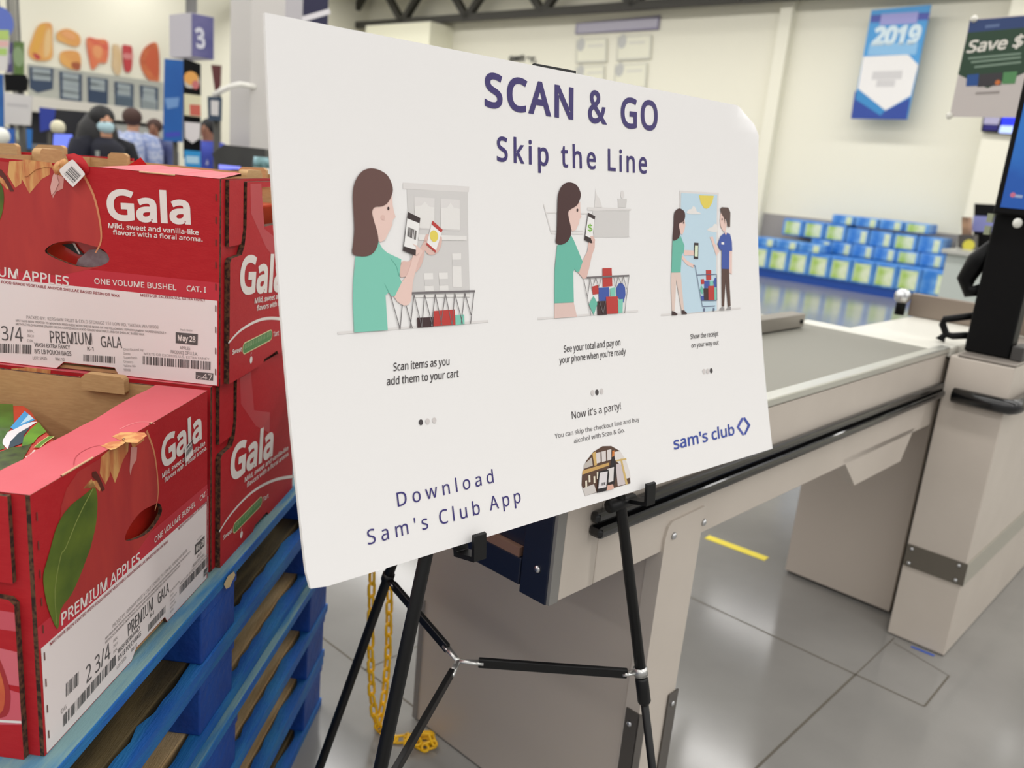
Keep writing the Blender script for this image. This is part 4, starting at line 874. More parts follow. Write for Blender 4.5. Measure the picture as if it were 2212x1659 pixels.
A.poly(zU(640, 1480, 690, 1470, 700, 1510, 630, 1530), I((216, 168, 150)), 8)
lay_bowed(A, 'wine_photo', board, 'arched photo of wine bottles and a phone')

I_hair = ink((98, 66, 60)); I_hair2 = ink((66, 34, 32)); I_skin = ink((232, 200, 190)); I_sk2 = ink((222, 186, 176)); I_teal = ink((124, 198, 178)); I_teal2 = ink((104, 184, 164)); I_phone = ink((52, 38, 38)); I_scr = ink((238, 236, 234)); I_g1 = ink((222, 218, 216)); I_g2 = ink((210, 207, 205)); I_g3 = ink((230, 227, 224)); I_wire = ink((112, 106, 108)); I_redb = ink((186, 54, 48)); I_blk = ink((58, 34, 36)); I_bl = ink((58, 84, 164)); I_yel = ink((228, 208, 90))
A = Art(BF)
A.poly(zW(705, 225, 1300, 262, 1295, 312, 705, 282), I_g1, 1); A.poly(zW(740, 285, 1285, 310, 1305, 1255, 790, 1235), I_g2, 1)
for P_ in ((805, 355, 988, 366, 985, 648, 812, 640), (1040, 370, 1213, 382, 1217, 660, 1042, 650)): A.poly(zW(*P_), I_g1, 2)
for P_ in ((808, 440, 870, 432, 900, 395, 935, 440, 985, 450, 985, 640, 812, 632), (1042, 455, 1100, 450, 1130, 405, 1160, 452, 1213, 462, 1215, 650, 1044, 642)): A.poly(zW(*P_), I_g3, 3)
A.poly(zW(840, 690, 1275, 705, 1275, 745, 840, 742), I_g3, 3); A.poly(zW(810, 1235, 1300, 1225, 1300, 1250, 810, 1255), I_g3, 3)
for x, y, h in ((893, 1038, 160), (1025, 1034, 160), (1145, 862, 300)):
    A.poly(zW(x, y, x + 80, y - 2, x + 88, y + h, x + 8, y + h), I_g3, 2); A.poly(zW(x + 3, y + 55, x + 83, y + 53, x + 85, y + 110, x + 6, y + 112), I_g2, 3)
A.line(zW(120, 1575, 1470, 1467), 0.003, I_g1, 1)
A.poly(zW(690, 938, 755, 932, 800, 880, 850, 830, 905, 735, 900, 830, 868, 965, 800, 1045, 720, 1070, 676, 1062), I_sk2, 4, smooth=3)
A.poly(zW(905, 700, 930, 690, 1000, 700, 1050, 715, 1042, 800, 1000, 862, 930, 870, 890, 800), I_sk2, 4, smooth=3)
A.poly(zW(960, 590, 1052, 662, 992, 852, 914, 772), I_scr, 6); A.poly(zW(966, 568, 1056, 650, 1044, 676, 957, 600), I_redb, 7); A.poly(zW(914, 764, 996, 836, 992, 854, 911, 784), I_redb, 7)
_c = BF.uv(zW(978, 706)[0]); A.ops.append(('p', [[(_c[0] + 0.0062 * math.cos(a_ * 0.2618), _c[1] + 0.0070 * math.sin(a_ * 0.2618)) for a_ in range(24)]], I_yel, 7))
A.poly(zW(690, 1120, 740, 1050, 780, 930, 800, 830, 815, 780, 835, 800, 880, 840, 850, 900, 820, 1000, 790, 1130, 775, 1285, 735, 1325, 690, 1318, 625, 1250), I_skin, 5, smooth=2)
A.poly(zW(745, 490, 855, 545, 812, 880, 698, 835), I_phone, 8); A.poly(zW(737, 548, 846, 592, 822, 832, 708, 798), I_scr, 9); A.bars(*zW(735, 706, 812, 742, 742, 622), I_phone, 9, 10, 8); A.poly(zW(780, 775, 822, 790, 850, 850, 812, 880, 815, 800), I_skin, 10)
A.poly(zW(605, 340, 610, 430, 620, 480, 636, 535, 612, 560, 605, 612, 570, 680, 540, 742, 500, 760, 478, 745, 468, 650, 432, 560, 422, 480, 450, 440, 520, 430, 570, 395), I_skin, 5)
A.poly(zW(480, 752, 520, 820, 562, 856, 686, 914, 668, 1065, 689, 1120, 630, 1240, 600, 1245, 575, 1208, 545, 1235, 565, 1548, 264, 1569, 253, 1300, 256, 1100, 276, 890, 380, 885, 440, 850), I_teal, 6)
A.line(zW(590, 905, 640, 970, 668, 1065), (0.0004, 0.0012), ink((96, 176, 156)), 7); A.line(zW(535, 1130, 575, 1210), (0.0003, 0.001), ink((96, 176, 156)), 7)
A.poly(zW(410, 100, 500, 120, 570, 175, 608, 270, 600, 340, 560, 410, 510, 440, 450, 446, 424, 490, 440, 570, 472, 680, 478, 770, 440, 850, 380, 885, 310, 886, 247, 860, 255, 760, 263, 640, 256, 480, 251, 330, 270, 220, 330, 130), I_hair, 8, smooth=3)
A.oval(zW(569, 459)[0], 0.0014, 0.0020, I_blk, 8); A.oval(zW(522, 540)[0], 0.003, 0.003, I_sk2, 6)
A.poly(zW(828, 1437, 975, 1430, 975, 1516, 832, 1526), I_blk, 5); A.poly(zW(978, 1376, 1165, 1362, 1171, 1500, 974, 1513), I_redb, 6); A.poly(zW(1170, 1411, 1250, 1408, 1253, 1492, 1172, 1501), I_teal, 6)
for a_ in ((590, 1235, 675, 1540), (695, 1320, 675, 1540), (730, 1330, 785, 1530), (800, 1230, 765, 1530), (800, 1230, 870, 1522), (895, 1230, 870, 1522), (895, 1228, 965, 1512), (990, 1226, 955, 1512), (990, 1226, 1050, 1502), (1080, 1222, 1040, 1502), (1080, 1222, 1140, 1502), (1165, 1218, 1140, 1502), (1165, 1218, 1235, 1490), (1255, 1214, 1222, 1490), (1255, 1214, 1310, 1412), (1338, 1204, 1306, 1490)):
    A.line(zW(*a_), 0.0011, I_wire, 7)
A.line(zW(780, 1216, 1346, 1198), 0.0024, I_wire, 8)
lay_bowed(A, 'illustration', board, 'drawing of a woman scanning an item by a shelf')
A = Art(BF)
A.poly(zM(600, 380, 1012, 396, 1008, 412, 600, 412), I_g1, 1); A.poly(zM(650, 412, 992, 415, 990, 655, 1002, 660, 660, 662), I_g2, 1); A.poly(zM(676, 210, 690, 270, 715, 300, 740, 382, 668, 382), I_g1, 1); A.poly(zM(882, 300, 970, 302, 970, 320, 962, 382, 890, 382, 888, 320), I_g2, 1); A.oval(zM(928, 262)[0], 0.004, 0.006, I_g1, 1)
for a_ in ((190, 350, 260, 612), (215, 430, 600, 440), (255, 602, 560, 604), (262, 625, 560, 630)): A.line(zM(*a_), 0.0018, I_g1, 1)
A.line(zM(135, 1425, 1075, 1352), 0.003, I_g1, 1)
A.poly(zM(530, 330, 532, 440, 542, 470, 526, 490, 520, 530, 490, 592, 456, 610, 438, 560, 416, 480, 415, 410, 450, 390, 500, 355), I_skin, 4)
A.poly(zM(550, 890, 600, 790, 610, 700, 640, 652, 668, 680, 666, 760, 640, 830, 612, 960, 590, 1045, 560, 1052, 505, 985), I_sk2, 4)
A.poly(zM(603, 432, 669, 465, 635, 719, 567, 686), I_phone, 6); A.poly(zM(600, 466, 662, 497, 640, 676, 576, 648), I_scr, 7); A.text('$', *zM(597, 606, 640, 612, 597, 538), ink((120, 184, 60)), 8, bold=0.012); A.poly(zM(620, 655, 645, 650, 668, 690, 640, 715), I_sk2, 8)
A.poly(zM(440, 636, 470, 690, 552, 890, 520, 985, 490, 985, 480, 958, 464, 985, 470, 1272, 289, 1280, 291, 960, 315, 735, 360, 730, 410, 700), I_teal2, 5)
A.poly(zM(290, 1281, 470, 1273, 500, 1406, 289, 1421), ink((222, 194, 186)), 4)
A.poly(zM(420, 147, 490, 170, 528, 235, 530, 290, 500, 360, 440, 400, 416, 424, 420, 480, 438, 560, 440, 640, 410, 700, 360, 730, 330, 728, 299, 706, 308, 620, 314, 400, 322, 260, 360, 178), I_hair2, 7, smooth=3); A.oval(zM(502, 408)[0], 0.0016, 0.0022, I_blk, 7)
for P_, c_, l_ in (((740, 952, 826, 950, 833, 1118, 742, 1128), I_redb, 3), ((638, 1125, 700, 1108, 703, 1190, 650, 1199), I_redb, 4), ((702, 1135, 800, 1130, 806, 1255, 706, 1260), I_bl, 4), ((810, 1140, 860, 1130, 860, 1222, 815, 1230), I_teal, 4), ((655, 1210, 692, 1280, 656, 1390, 611, 1290), I_teal2, 5), ((688, 1262, 778, 1260, 780, 1386, 690, 1391), I_blk, 5), ((770, 1220, 880, 1215, 886, 1376, 778, 1381), I_redb, 6), ((885, 1245, 930, 1240, 926, 1368, 888, 1371), I_teal, 5), ((868, 1140, 890, 1095, 925, 1090, 950, 1130, 955, 1200, 935, 1275, 900, 1240, 872, 1215), I_bl, 4)):
    A.poly(zM(*P_), c_, l_)
for a_ in ((560, 1055, 628, 1392), (985, 1022, 944, 1372), (620, 1045, 597, 1212), (620, 1045, 641, 1150), (672, 1042, 650, 1112), (672, 1042, 702, 1130), (725, 1040, 706, 1120), (840, 1034, 858, 1130), (882, 1030, 862, 1120), (882, 1030, 910, 1095), (932, 1028, 915, 1100), (932, 1028, 962, 1150), (705, 1255, 742, 1375), (765, 1260, 742, 1375)): A.line(zM(*a_), 0.0011, I_wire, 8)
A.line(zM(588, 1040, 986, 1021), 0.0026, I_wire, 8)
lay_bowed(A, 'illustration', board, 'drawing of a woman paying on her phone beside a full cart')
A = Art(BF)
A.poly(zM(1465, 224, 1832, 246, 1826, 1346, 1530, 1372, 1465, 1300), I_g1, 1); A.poly(zM(1478, 246, 1816, 264, 1812, 1348, 1530, 1372, 1478, 1300), ink((192, 216, 230)), 2)
A.poly(zM(1645, 268, 1783, 273, 1770, 335, 1740, 385, 1715, 396, 1690, 388, 1660, 340), I_yel, 3); A.poly(zM(1535, 440, 1545, 405, 1575, 395, 1588, 370, 1612, 385, 1625, 420, 1655, 432, 1650, 446), I_g3, 3, smooth=3); A.poly(zM(1725, 600, 1740, 575, 1770, 565, 1785, 540, 1812, 545, 1812, 612), I_g3, 3, smooth=3)
A.line(zM(1290, 1391, 2035, 1326), 0.003, I_g1, 1)
A.poly(zM(1508, 485, 1516, 550, 1505, 602, 1485, 642, 1468, 622, 1455, 550, 1465, 520), I_skin, 4)
A.poly(zM(1500, 782, 1600, 786, 1596, 832, 1505, 832), I_skin, 4); A.poly(zM(1490, 830, 1530, 880, 1600, 920, 1590, 948, 1530, 920, 1478, 860), I_skin, 4)
A.poly(zM(1382, 993, 1472, 990, 1490, 1200, 1502, 1340, 1480, 1347, 1430, 1060, 1424, 1200, 1415, 1352, 1390, 1352, 1382, 1150), ink((222, 200, 190)), 4); A.poly(zM(1388, 1352, 1412, 1358, 1442, 1380, 1438, 1391, 1388, 1393), I_blk, 5); A.poly(zM(1480, 1345, 1500, 1346, 1532, 1372, 1528, 1383, 1480, 1383), I_blk, 5)
A.poly(zM(1470, 648, 1506, 740, 1500, 800, 1480, 832, 1470, 991, 1384, 993, 1395, 690, 1430, 690), I_teal2, 5)
A.poly(zM(1460, 392, 1500, 415, 1512, 450, 1508, 490, 1488, 520, 1460, 530, 1454, 560, 1466, 620, 1452, 668, 1418, 692, 1395, 682, 1404, 560, 1408, 450, 1425, 410), I_hair2, 6, smooth=3)
A.poly(zM(1597, 712, 1637, 715, 1634, 866, 1594, 863), I_phone, 6); A.poly(zM(1603, 738, 1631, 740, 1628, 844, 1600, 842), ink((220, 230, 200)), 7)
for P_, c_, l_ in (((1708, 970, 1758, 970, 1758, 1062, 1712, 1064), I_redb, 4), ((1660, 1055, 1690, 1052, 1692, 1098, 1664, 1102), I_redb, 5), ((1692, 1070, 1742, 1068, 1742, 1132, 1692, 1142), I_bl, 4), ((1745, 1072, 1776, 1070, 1776, 1120, 1745, 1118), I_teal, 4), ((1776, 1080, 1792, 1042, 1806, 1042, 1808, 1130, 1784, 1130), I_bl, 4), ((1665, 1110, 1686, 1150, 1676, 1200, 1652, 1160), I_teal2, 4), ((1685, 1140, 1730, 1138, 1732, 1252, 1690, 1254), I_blk, 5), ((1728, 1118, 1783, 1115, 1786, 1252, 1730, 1254), I_redb, 6), ((1785, 1136, 1808, 1134, 1808, 1250, 1787, 1252), I_teal, 6), ((1658, 1210, 1690, 1210, 1692, 1254, 1666, 1254), I_bl, 4)):
    A.poly(zM(*P_), c_, l_)
for a_ in ((1588, 926, 1606, 930), (1606, 930, 1674, 1312), (1674, 1312, 1792, 1305), (1618, 1016, 1806, 1008), (1806, 1010, 1809, 1252), (1664, 1256, 1808, 1253)): A.line(zM(*a_), 0.0013, ink((92, 100, 130)), 7)
for c in zM(1689, 1342, 1780, 1338): A.oval(c, 0.0022, 0.003, ink((92, 100, 130)), 7)
A.poly(zM(1848, 425, 1890, 480, 1905, 540, 1892, 612, 1868, 602, 1846, 560, 1840, 500), I_skin, 4)
A.poly(zM(1842, 782, 1806, 838, 1762, 702, 1744, 662, 1772, 654, 1792, 720, 1832, 790), I_skin, 4); A.poly(zM(1928, 788, 1953, 788, 1952, 1010, 1926, 992), I_skin, 4)
A.poly(zM(1855, 956, 1924, 958, 1940, 1306, 1915, 1312, 1892, 1060, 1878, 1312, 1858, 1306), ink((84, 58, 50)), 5); A.poly(zM(1830, 1346, 1856, 1312, 1880, 1320, 1881, 1348), ink((150, 146, 146)), 5); A.poly(zM(1894, 1342, 1920, 1308, 1943, 1315, 1941, 1342), ink((150, 146, 146)), 5)
A.poly(zM(1888, 616, 1932, 630, 1950, 700, 1953, 790, 1926, 790, 1924, 960, 1854, 958, 1856, 778, 1842, 786, 1816, 725, 1846, 650), I_bl, 6); A.poly(zM(1878, 616, 1892, 645, 1904, 618), I_skin, 7); A.poly(zM(1850, 707, 1876, 708, 1876, 731, 1850, 729), I_scr, 7)
A.poly(zM(1852, 380, 1915, 385, 1935, 430, 1932, 566, 1910, 560, 1902, 500, 1886, 486, 1884, 540, 1876, 480, 1850, 432, 1840, 400), ink((86, 64, 58)), 7)
A.oval(zM(1858, 494)[0], 0.0014, 0.0018, I_blk, 7); A.oval(zM(1498, 525)[0], 0.0014, 0.0018, I_blk, 7)
lay_bowed(A, 'illustration', board, 'drawing of a woman showing her phone to a clerk at the door')

# ---------------------------------------------------------------- the easel
n_ = BF.n; M_esl = mat('black_easel_metal', (12, 12, 13), 0.42, spec=0.35)
oL = BF.o - n_ * 0.030
def on_leg(px, py): return hit(px, py, oL, n_)
def atz(a, b, z): return a + (b - a) * ((z - a.z) / (b.z - a.z))
eA, eB_ = on_leg(919, 1205), on_leg(822, 1659); eC_, eD = on_leg(1342, 1100), on_leg(1402, 1600)
ZTOP = 1.40; topL, topR = atz(eA, eB_, ZTOP), atz(eC_, eD, ZTOP)
zc_l = on_leg(1384, 1450)
clampR = atz(eC_, eD, zc_l.z); clampL = atz(eA, eB_, zc_l.z)
es = thing('display_easel', 'black folding tripod easel holding the white sign, thin braces joined by a metal hub', 'easel', (topL.x * 0 + 0.0, 1.1, 0), 0)
def leg(top, mid, foot, name='leg'):
    q = MB(); q.tube([top, mid], 0.0088, M_esl, 14); q.tube([mid + (foot - mid).normalized() * 0.0, foot + (mid - foot).normalized() * 0.012], 0.0066, M_esl, 14)
    lg = q.build(name, es)
    d = (foot - mid).normalized(); q = MB(); q.tube([mid - d * 0.026, mid - d * 0.022, mid + d * 0.016, mid + d * 0.02], [0.0092, 0.0108, 0.0108, 0.0085], M_esl, 14); q.build('lock_collar', lg)
    q = MB(); q.tube([foot + (mid - foot).normalized() * 0.03, Vector((foot.x, foot.y, 0.0005))], [0.009, 0.011], M_esl, 12); q.build('rubber_foot', lg); return lg
midR = atz(eC_, eD, zc_l.z - 0.035); footR = atz(eC_, eD, 0.0); footL = atz(eA, eB_, 0.0); midL = atz(eA, eB_, zc_l.z - 0.16)
lgL = leg(topL, midL, footL); lgR = leg(topR, midR, footR)
# rear leg: through the clamp seen under the board, down past the picture's lower edge
R1 = EYE + (on_z(838, 1246, zc_l.z) - EYE) * 0.955; jt = (topL + topR) / 2 - n_ * 0.03; best = None
d2 = ray(690, 1659)
for k in range(400):
    t = 0.9 + k * 0.004; Q = EYE + d2 * t
    if Q.z > R1.z - 0.05: continue
    u = (R1 - Q).normalized(); e = (jt - Q) - u * (jt - Q).dot(u)
    if best is None or e.length < best[0]: best = (e.length, Q)
Q = best[1]; footB = atz(R1, Q, 0.0); topB = atz(R1, Q, ZTOP - 0.02)
lgB = leg(topB, atz(R1, Q, 0.09), footB)
q = MB(); q.tube([topL - _ex * 0.02, topR + _ex * 0.02], 0.012, M_esl, 12); q.tube([(topL + topR) / 2, topB], 0.011, M_esl, 12); q.build('top_joint', es)
hub = on_z(990, 1428, zc_l.z - 0.002)
M_hub = mat('zinc_metal', (196, 196, 194), 0.3, 0.9)
def clampring(c, toward, parent, mm=None):
    mm = mm or M_hub
    ax = (c[1] - c[0]).normalized(); p = c[2]; d = (toward - p); d = (d - ax * d.dot(ax)).normalized()
    q = MB(); q.tube([p - ax * 0.007, p + ax * 0.007], 0.0112, mm, 16); q.tube([p + d * 0.010, p + d * 0.030], 0.0072, mm, 12, flat=0.4); q.build('clamp', parent)
    q = MB(); side = ax.cross(d); q.tube([p + d * 0.024 - side * 0.005, p + d * 0.024 + side * 0.005], 0.003, M_hub, 8); q.build('rivet', parent); return p + d * 0.022
ends = [clampring((eC_, eD, clampR), hub, es), clampring((R1, Q, R1), hub, es, M_esl), clampring((eA, eB_, clampL), hub, es)]
q = MB()
for e in ends:
    d = (e - hub); l = d.length; d.normalize()
    x = d.cross(EZ).normalized(); y = d.cross(x)
    mid = hub + d * 0.032
    q2 = MB(); q2.box((-0.0042, -0.0078, 0), (0.0042, 0.0078, l - 0.032), M_esl, lambda u, v, w: mid + x * u + y * v + d * w); q2.build('brace', es, bevel=0.0015)
    q.tube([hub, hub + d * 0.016, hub + d * 0.040], [0.0045, 0.0055, 0.0068], M_hub, 10, flat=0.55)
    q.tube([hub + d * 0.031 - x * 0.0052, hub + d * 0.031 + x * 0.0052], 0.0028, M_hub, 8)
q.build('hub', es)
# holders under the board
for c_, hk_, nm in ((atz(eA, eB_, atz(eA, eB_, 0).z + 0.0), (1022, 1171), 'l'), (None, (1391, 1059), 'r')):
    hp = BF.uv(hk_); lg_ = (eA, eB_) if nm == 'l' else (eC_, eD)
    vb = hp[1] - 0.016; vt = vb - 0.004 if nm == 'r' else 0.016
    base_l = lg_[0] + (lg_[1] - lg_[0]) * ((BF.o + BF.ey * vt - lg_[0]).dot(BF.ey) / (lg_[1] - lg_[0]).dot(BF.ey))
    q = MB(); hk0 = BF.at(hp[0], vt, -0.030); q.tube([base_l - _ex * 0.026, hk0 + _ex * 0.008], 0.0105, M_esl, 14); ho = q.build('board_holder', es)
    fr = lambda u, v, w: BF.o + BF.ex * u + BF.ey * v + BF.n * w
    q = MB(); x0, x1 = hp[0] - 0.010, hp[0] + 0.010
    q.prism([[(-0.03, vb - 0.006), (0.012, vb - 0.006), (0.016, vb + 0.028), (0.0115, vb + 0.030), (0.0075, vb + 0.0005), (-0.024, vb + 0.0005), (-0.024, vt), (-0.03, vt)]], lambda u, v, w: fr(w, v, u), x0, x1, M_esl); q.build('hook', ho, bevel=0.001)
# thin black backing board peeping over the sign's top edge
ka, kb_ = Vector(BF.uv((1162, 133.5))), Vector(BF.uv((1252, 150.5)))
q = MB(); q.prism([[(ka.x, ka.y - 0.03), (kb_.x, kb_.y - 0.03), (kb_.x, kb_.y), (ka.x, ka.y)]], BF.at, -0.011, -0.007, mat('black_foam', (18, 18, 20), 0.6))
tag(q.build('backing_board'), 'thin black board behind the white sign, only a sliver of its top edge showing', 'board')

# ---------------------------------------------------------------- yellow plastic chain
M_chain = mat('yellow_plastic', (250, 194, 22), 0.36, spec=0.5); pc_ = PF - 0.016
c1 = [on_p(x, y, pc_) for x, y in ((806, 1150), (803, 1260), (800, 1400), (803, 1500), (810, 1556), (822, 1580))]
c2 = [on_z(x, y, 0.008) for x, y in ((838, 1594), (858, 1599), (880, 1596), (902, 1590), (922, 1584), (934, 1590), (936, 1602), (920, 1609), (898, 1610), (922, 1616), (936, 1612))] + [on_z(x, y, 0.022) for x, y in ((940, 1600), (932, 1588), (912, 1584), (890, 1590), (868, 1594), (880, 1604), (908, 1602))]
c3 = [on_p(x, y, pc_ - 0.012) for x, y in ((843, 1150), (841, 1300), (838, 1420), (832, 1490), (824, 1540), (815, 1572))]
def chain(mb, path, roll0=0):
    pts = []; seg = 0.0300; L_ = 0.0; cur = path[0]; pts.append(cur)
    fine = [path[0]]
    for a, b in zip(path, path[1:]):
        for k in range(1, 21): fine.append(a.lerp(b, k / 20))
    for a, b in zip(fine, fine[1:]):
        L_ += (b - a).length
        if L_ >= seg: pts.append(b.copy()); L_ = 0.0
    for i, (a, b) in enumerate(zip(pts, pts[1:])):
        d = (b - a).normalized(); c = (a + b) / 2; ref = eP if abs(d.z) > 0.5 else EZ
        x = d.cross(ref).normalized(); y = d.cross(x)
        if (i + roll0) % 2: x, y = y, x
        if abs(d.z) <= 0.5: x = (x + y * 0.7).normalized()
        hl, hw = 0.0182, 0.0078; ring = []
        for k in range(14):
            t = 2 * math.pi * k / 14; ring.append(c + d * (math.copysign(max(0, hl - hw), math.cos(t)) * (1 if abs(math.cos(t)) > 0.2 else abs(math.cos(t)) * 5) + hw * math.cos(t)) + x * hw * math.sin(t))
        mb.tube(ring, 0.0035, M_chain, 8, closed=True)
q = MB(); chain(q, c1 + c2); chain(q, c3, 1)
for p in q.v: p.z = max(p.z, 0.0006)
ch = tag(q.build('barrier_chain'), 'yellow plastic link chain hanging behind the sign and heaped on the floor', 'chain')
q = MB()
for e in (c1[0], c3[0]): q.tube([e + EZ * 0.012, e + EZ * 0.03, Vector((e.x, e.y, e.z + 0.04)), LP(lp(e)[0], PF - 0.0004, e.z + 0.05)], 0.003, M_chrome, 8)
q.build('hook', ch)

# ---------------------------------------------------------------- far side of the hall: back wall
FB = Face(LP(WL - 0.012, 0), eP); FLW = Face(LP(0, WP + 0.012), eL)
def flatsign(name, label, cat, face, quad, c, depth=0.02, art=None, group=None, frame=None, back=0.0):
    """A thin panel standing off a wall face; art draws on its front."""
    t = thing(name, label, cat, face.at(*face.uv(quad[0]), 0.0), 0, group)
    uvq = [face.uv(p) for p in quad]
    q = MB(); q.prism([uvq], face.at, back, back + depth, c); pn = q.build('panel', t, bevel=0.002)
    if art:
        A = Art(face); art(A); q = MB(); A.lay(q, lambda u, v, w: face.at(u, v, back + depth + 0.0006 + w * 6)); q.build('print', pn, solid=False)
    return t
zB = zr(1640, 0, 3.867); zb = zr(1200, 0, 4.424); zf = zr(0, 0, 3.456); zg = zr(300, 150, 6.9125)
I = ink
# the 2019 banner
FBan = Face(LP(WL - 0.30, 0), eP)
def art_banner(A):
    A.poly(zB(945, 130, 1432, 108, 1420, 168, 934, 192), I((66, 78, 162)), 2); A.line(zB(1020, 168, 1330, 150), 0.16, I((150, 150, 206)), 3)
    A.text('2019', *zB(942, 372, 1345, 358, 942, 240), I((206, 224, 232)), 3, bold=0.05, shear=0.1)
    A.line(zB(920, 415, 1325, 408), 0.17, I((132, 182, 220)), 3)
    A.poly(zB(876, 476, 1250, 458, 1334, 545, 1272, 802, 1060, 925, 832, 742), I((228, 226, 224)), 2)
    A.line(zB(950, 635, 1200, 628), 0.12, I((200, 198, 198)), 3); A.line(zB(985, 700, 1140, 698), 0.10, I((200, 198, 198)), 3)
    A.poly(zB(806, 760, 1030, 945, 1062, 928, 1270, 815, 1236, 1000, 772, 992), I((36, 66, 150)), 2); A.poly(zB(822, 742, 1058, 925, 1020, 968, 812, 832), I((50, 132, 190)), 3)
flatsign('wall_banner', 'blue and white 2019 banner on the back wall', 'banner', FBan, zB(945, 88, 1440, 42, 1240, 1000, 778, 992), I((66, 148, 208)), 0.03, art_banner)
bn = [o for o in bpy.data.objects if o.name.startswith('wall_banner')][0]
for p_ in zB(1180, 300, 1120, 800): q = MB(); a_ = FBan.at(*FBan.uv(p_)); q.tube([a_, a_ + eL * 0.298], 0.02, M_steel_dk, 6); q.build('bracket', bn)
# awards header and notice sheets
def art_head(A):
    A.line(zb(215, 278, 985, 218), 0.17, I((176, 172, 186)), 2)
flatsign('wall_header_sign', 'purple grey header strip high on the back wall', 'sign', FB, zb(205, 228, 1002, 152, 988, 284, 195, 328), I((122, 116, 146)), 0.03, art_head)
def art_sheet(x, y):
    def f(A): A.oval(zb(x + 45, y + 45)[0], 0.10, 0.13, I((186, 186, 182)), 2); A.line(zb(x + 110, y + 60, x + 260, y + 52), 0.05, I((212, 210, 198)), 2)
    return f
for k, (P_, lab) in enumerate((((205, 382, 497, 366, 492, 596, 198, 606), 'upper left notice sheet of the four below the purple header'), ((600, 352, 928, 332, 912, 566, 586, 582), 'upper right notice sheet of the four below the purple header'), ((198, 640, 476, 626, 466, 860, 190, 872), 'lower left notice sheet of the four, half hidden by the sign'), ((574, 622, 884, 602, 868, 850, 560, 866), 'lower right notice sheet of the four, half hidden by the sign'))):
    qd = zb(*P_)
    flatsign('notice_sheet', lab, 'notice', FB, qd, I((228, 226, 206)), 0.02, art_sheet(P_[0], P_[1]), 'notice sheets on the back wall')
    fr_ = [FB.uv(p) for p in qd]; q = MB(); e = 0.05
    par = [o for o in bpy.data.objects if o.get('label') == lab][0].children[0]
    for i in range(4):
        a, b = Vector(fr_[i]), Vector(fr_[(i + 1) % 4]); c = sum((Vector(p) for p in fr_), Vector((0, 0))) / 4
        k_ = 0.16 if i == 2 else 0.07
        ia, ib = a.lerp(c, k_), b.lerp(c, k_); q.poly([FB.at(*a, 0.028), FB.at(*b, 0.028), FB.at(*ib, 0.028), FB.at(*ia, 0.028)], I((204, 203, 192)))
    q.build('frame', par, solid=False)
A = Art(FB); A.text('gather,', (1099, 130.5), (1159, 133.5), (1099, 118.5), I((28, 26, 22)), 1, bold=0.04)
q = MB(); A.lay(q, lambda u, v, w: FB.at(u, v, 0.004)); tag(q.build('wall_lettering', solid=False), 'small black word lettered on the cream back wall above the sign', 'lettering')
# cream boxed housing
c0_ = lp(on_l(790, 60, WL - 0.7)); c1_ = lp(on_l(930, 46, WL - 0.7))
q = MB(); q.boxlp((WL - 0.7, c0_[1], 0), (WL - 0.002, c1_[1], c1_[2]), mat('pale_cream', (236, 234, 212), 0.7)); tag(q.build('boxed_housing'), 'tall pale cream boxed housing against the back wall, its top just over the sign', 'housing')

# paper towel packs stacked by the wall
bl_ = lp(on_z(1790, 622, 0)); LPK = bl_[0]; pk0 = lp(on_l(1612, 590, LPK))[1]; pk1 = lp(on_l(2036, 640, LPK))[1]
M_pk = mat('pack_blue_film', (44, 118, 202), 0.35, c2=(128, 180, 228), scale=4, thr=(0.4, 0.7)); M_pkg = mat('pack_green_label', (160, 194, 96), 0.4, c2=(216, 226, 196), scale=5, thr=(0.4, 0.62)); M_pkb = mat('pack_base_blue', (14, 66, 150), 0.5)
q = MB(); q.boxlp((LPK + 0.02, pk0, 0.0), (LPK + 1.0, pk1, 0.13), M_pkb); tag(q.build('low_platform'), 'low dark blue base under the stacked blue and green packs', 'base')
def pack(p0, l0, z0, w, d, h, green, first=[None]):
    t = thing('paper_towel_pack', 'blue wrapped pack with green label in the low stack by the grey wainscot', 'pack', LP(l0 + d / 2, p0 + w / 2, z0), ROT_L, 'blue and green packs stacked by the back wall')
    q = MB(); q.box((-w / 2 + 0.004, -d / 2, 0.001), (w / 2 - 0.004, d / 2, h - 0.001), M_pk); wr = q.build('wrap', t, local=True, bevel=0.02)
    q = MB(); gw = (0.36 if green else 0.12) * w; ox = 0 if green else w * 0.28
    q.box((ox - gw, -d / 2 - 0.003, h * 0.1), (ox + gw, -d / 2 + 0.002, h * 0.86), M_pkg); q.build('label', wr, local=True)
n1 = 9; w1 = (pk1 - pk0) / n1
for k in range(n1): pack(pk0 + k * w1, LPK, 0.13, w1, 0.45, 0.36, k < 8)
for k in range(n1): pack(pk0 + k * w1, LPK + 0.5, 0.13, w1, 0.45, 0.36, k % 3 == 0)
for k in range(3): pack(pk0 + k * w1 * 1.15 + 0.02, LPK + 0.02, 0.49, w1 * 1.12, 0.42, 0.14, False)
for k in range(6): pack(pk0 + (k + 2.3) * w1, LPK + 0.5, 0.49, w1, 0.45, 0.20, k == 4)
for k in range(7): pack(pk0 + (k + 0.7) * w1 * 1.06, LPK + 0.5, 0.69, w1 * 1.03, 0.45, 0.27 if k < 3 else 0.24, k < 3 or k == 5)
for k in range(4): pack(pk0 + (k * 1.1 + 3.1) * w1, LPK + 0.5, 0.96 if k < 0 else 0.9605, w1 * 1.05, 0.42, 0.15, k == 3)

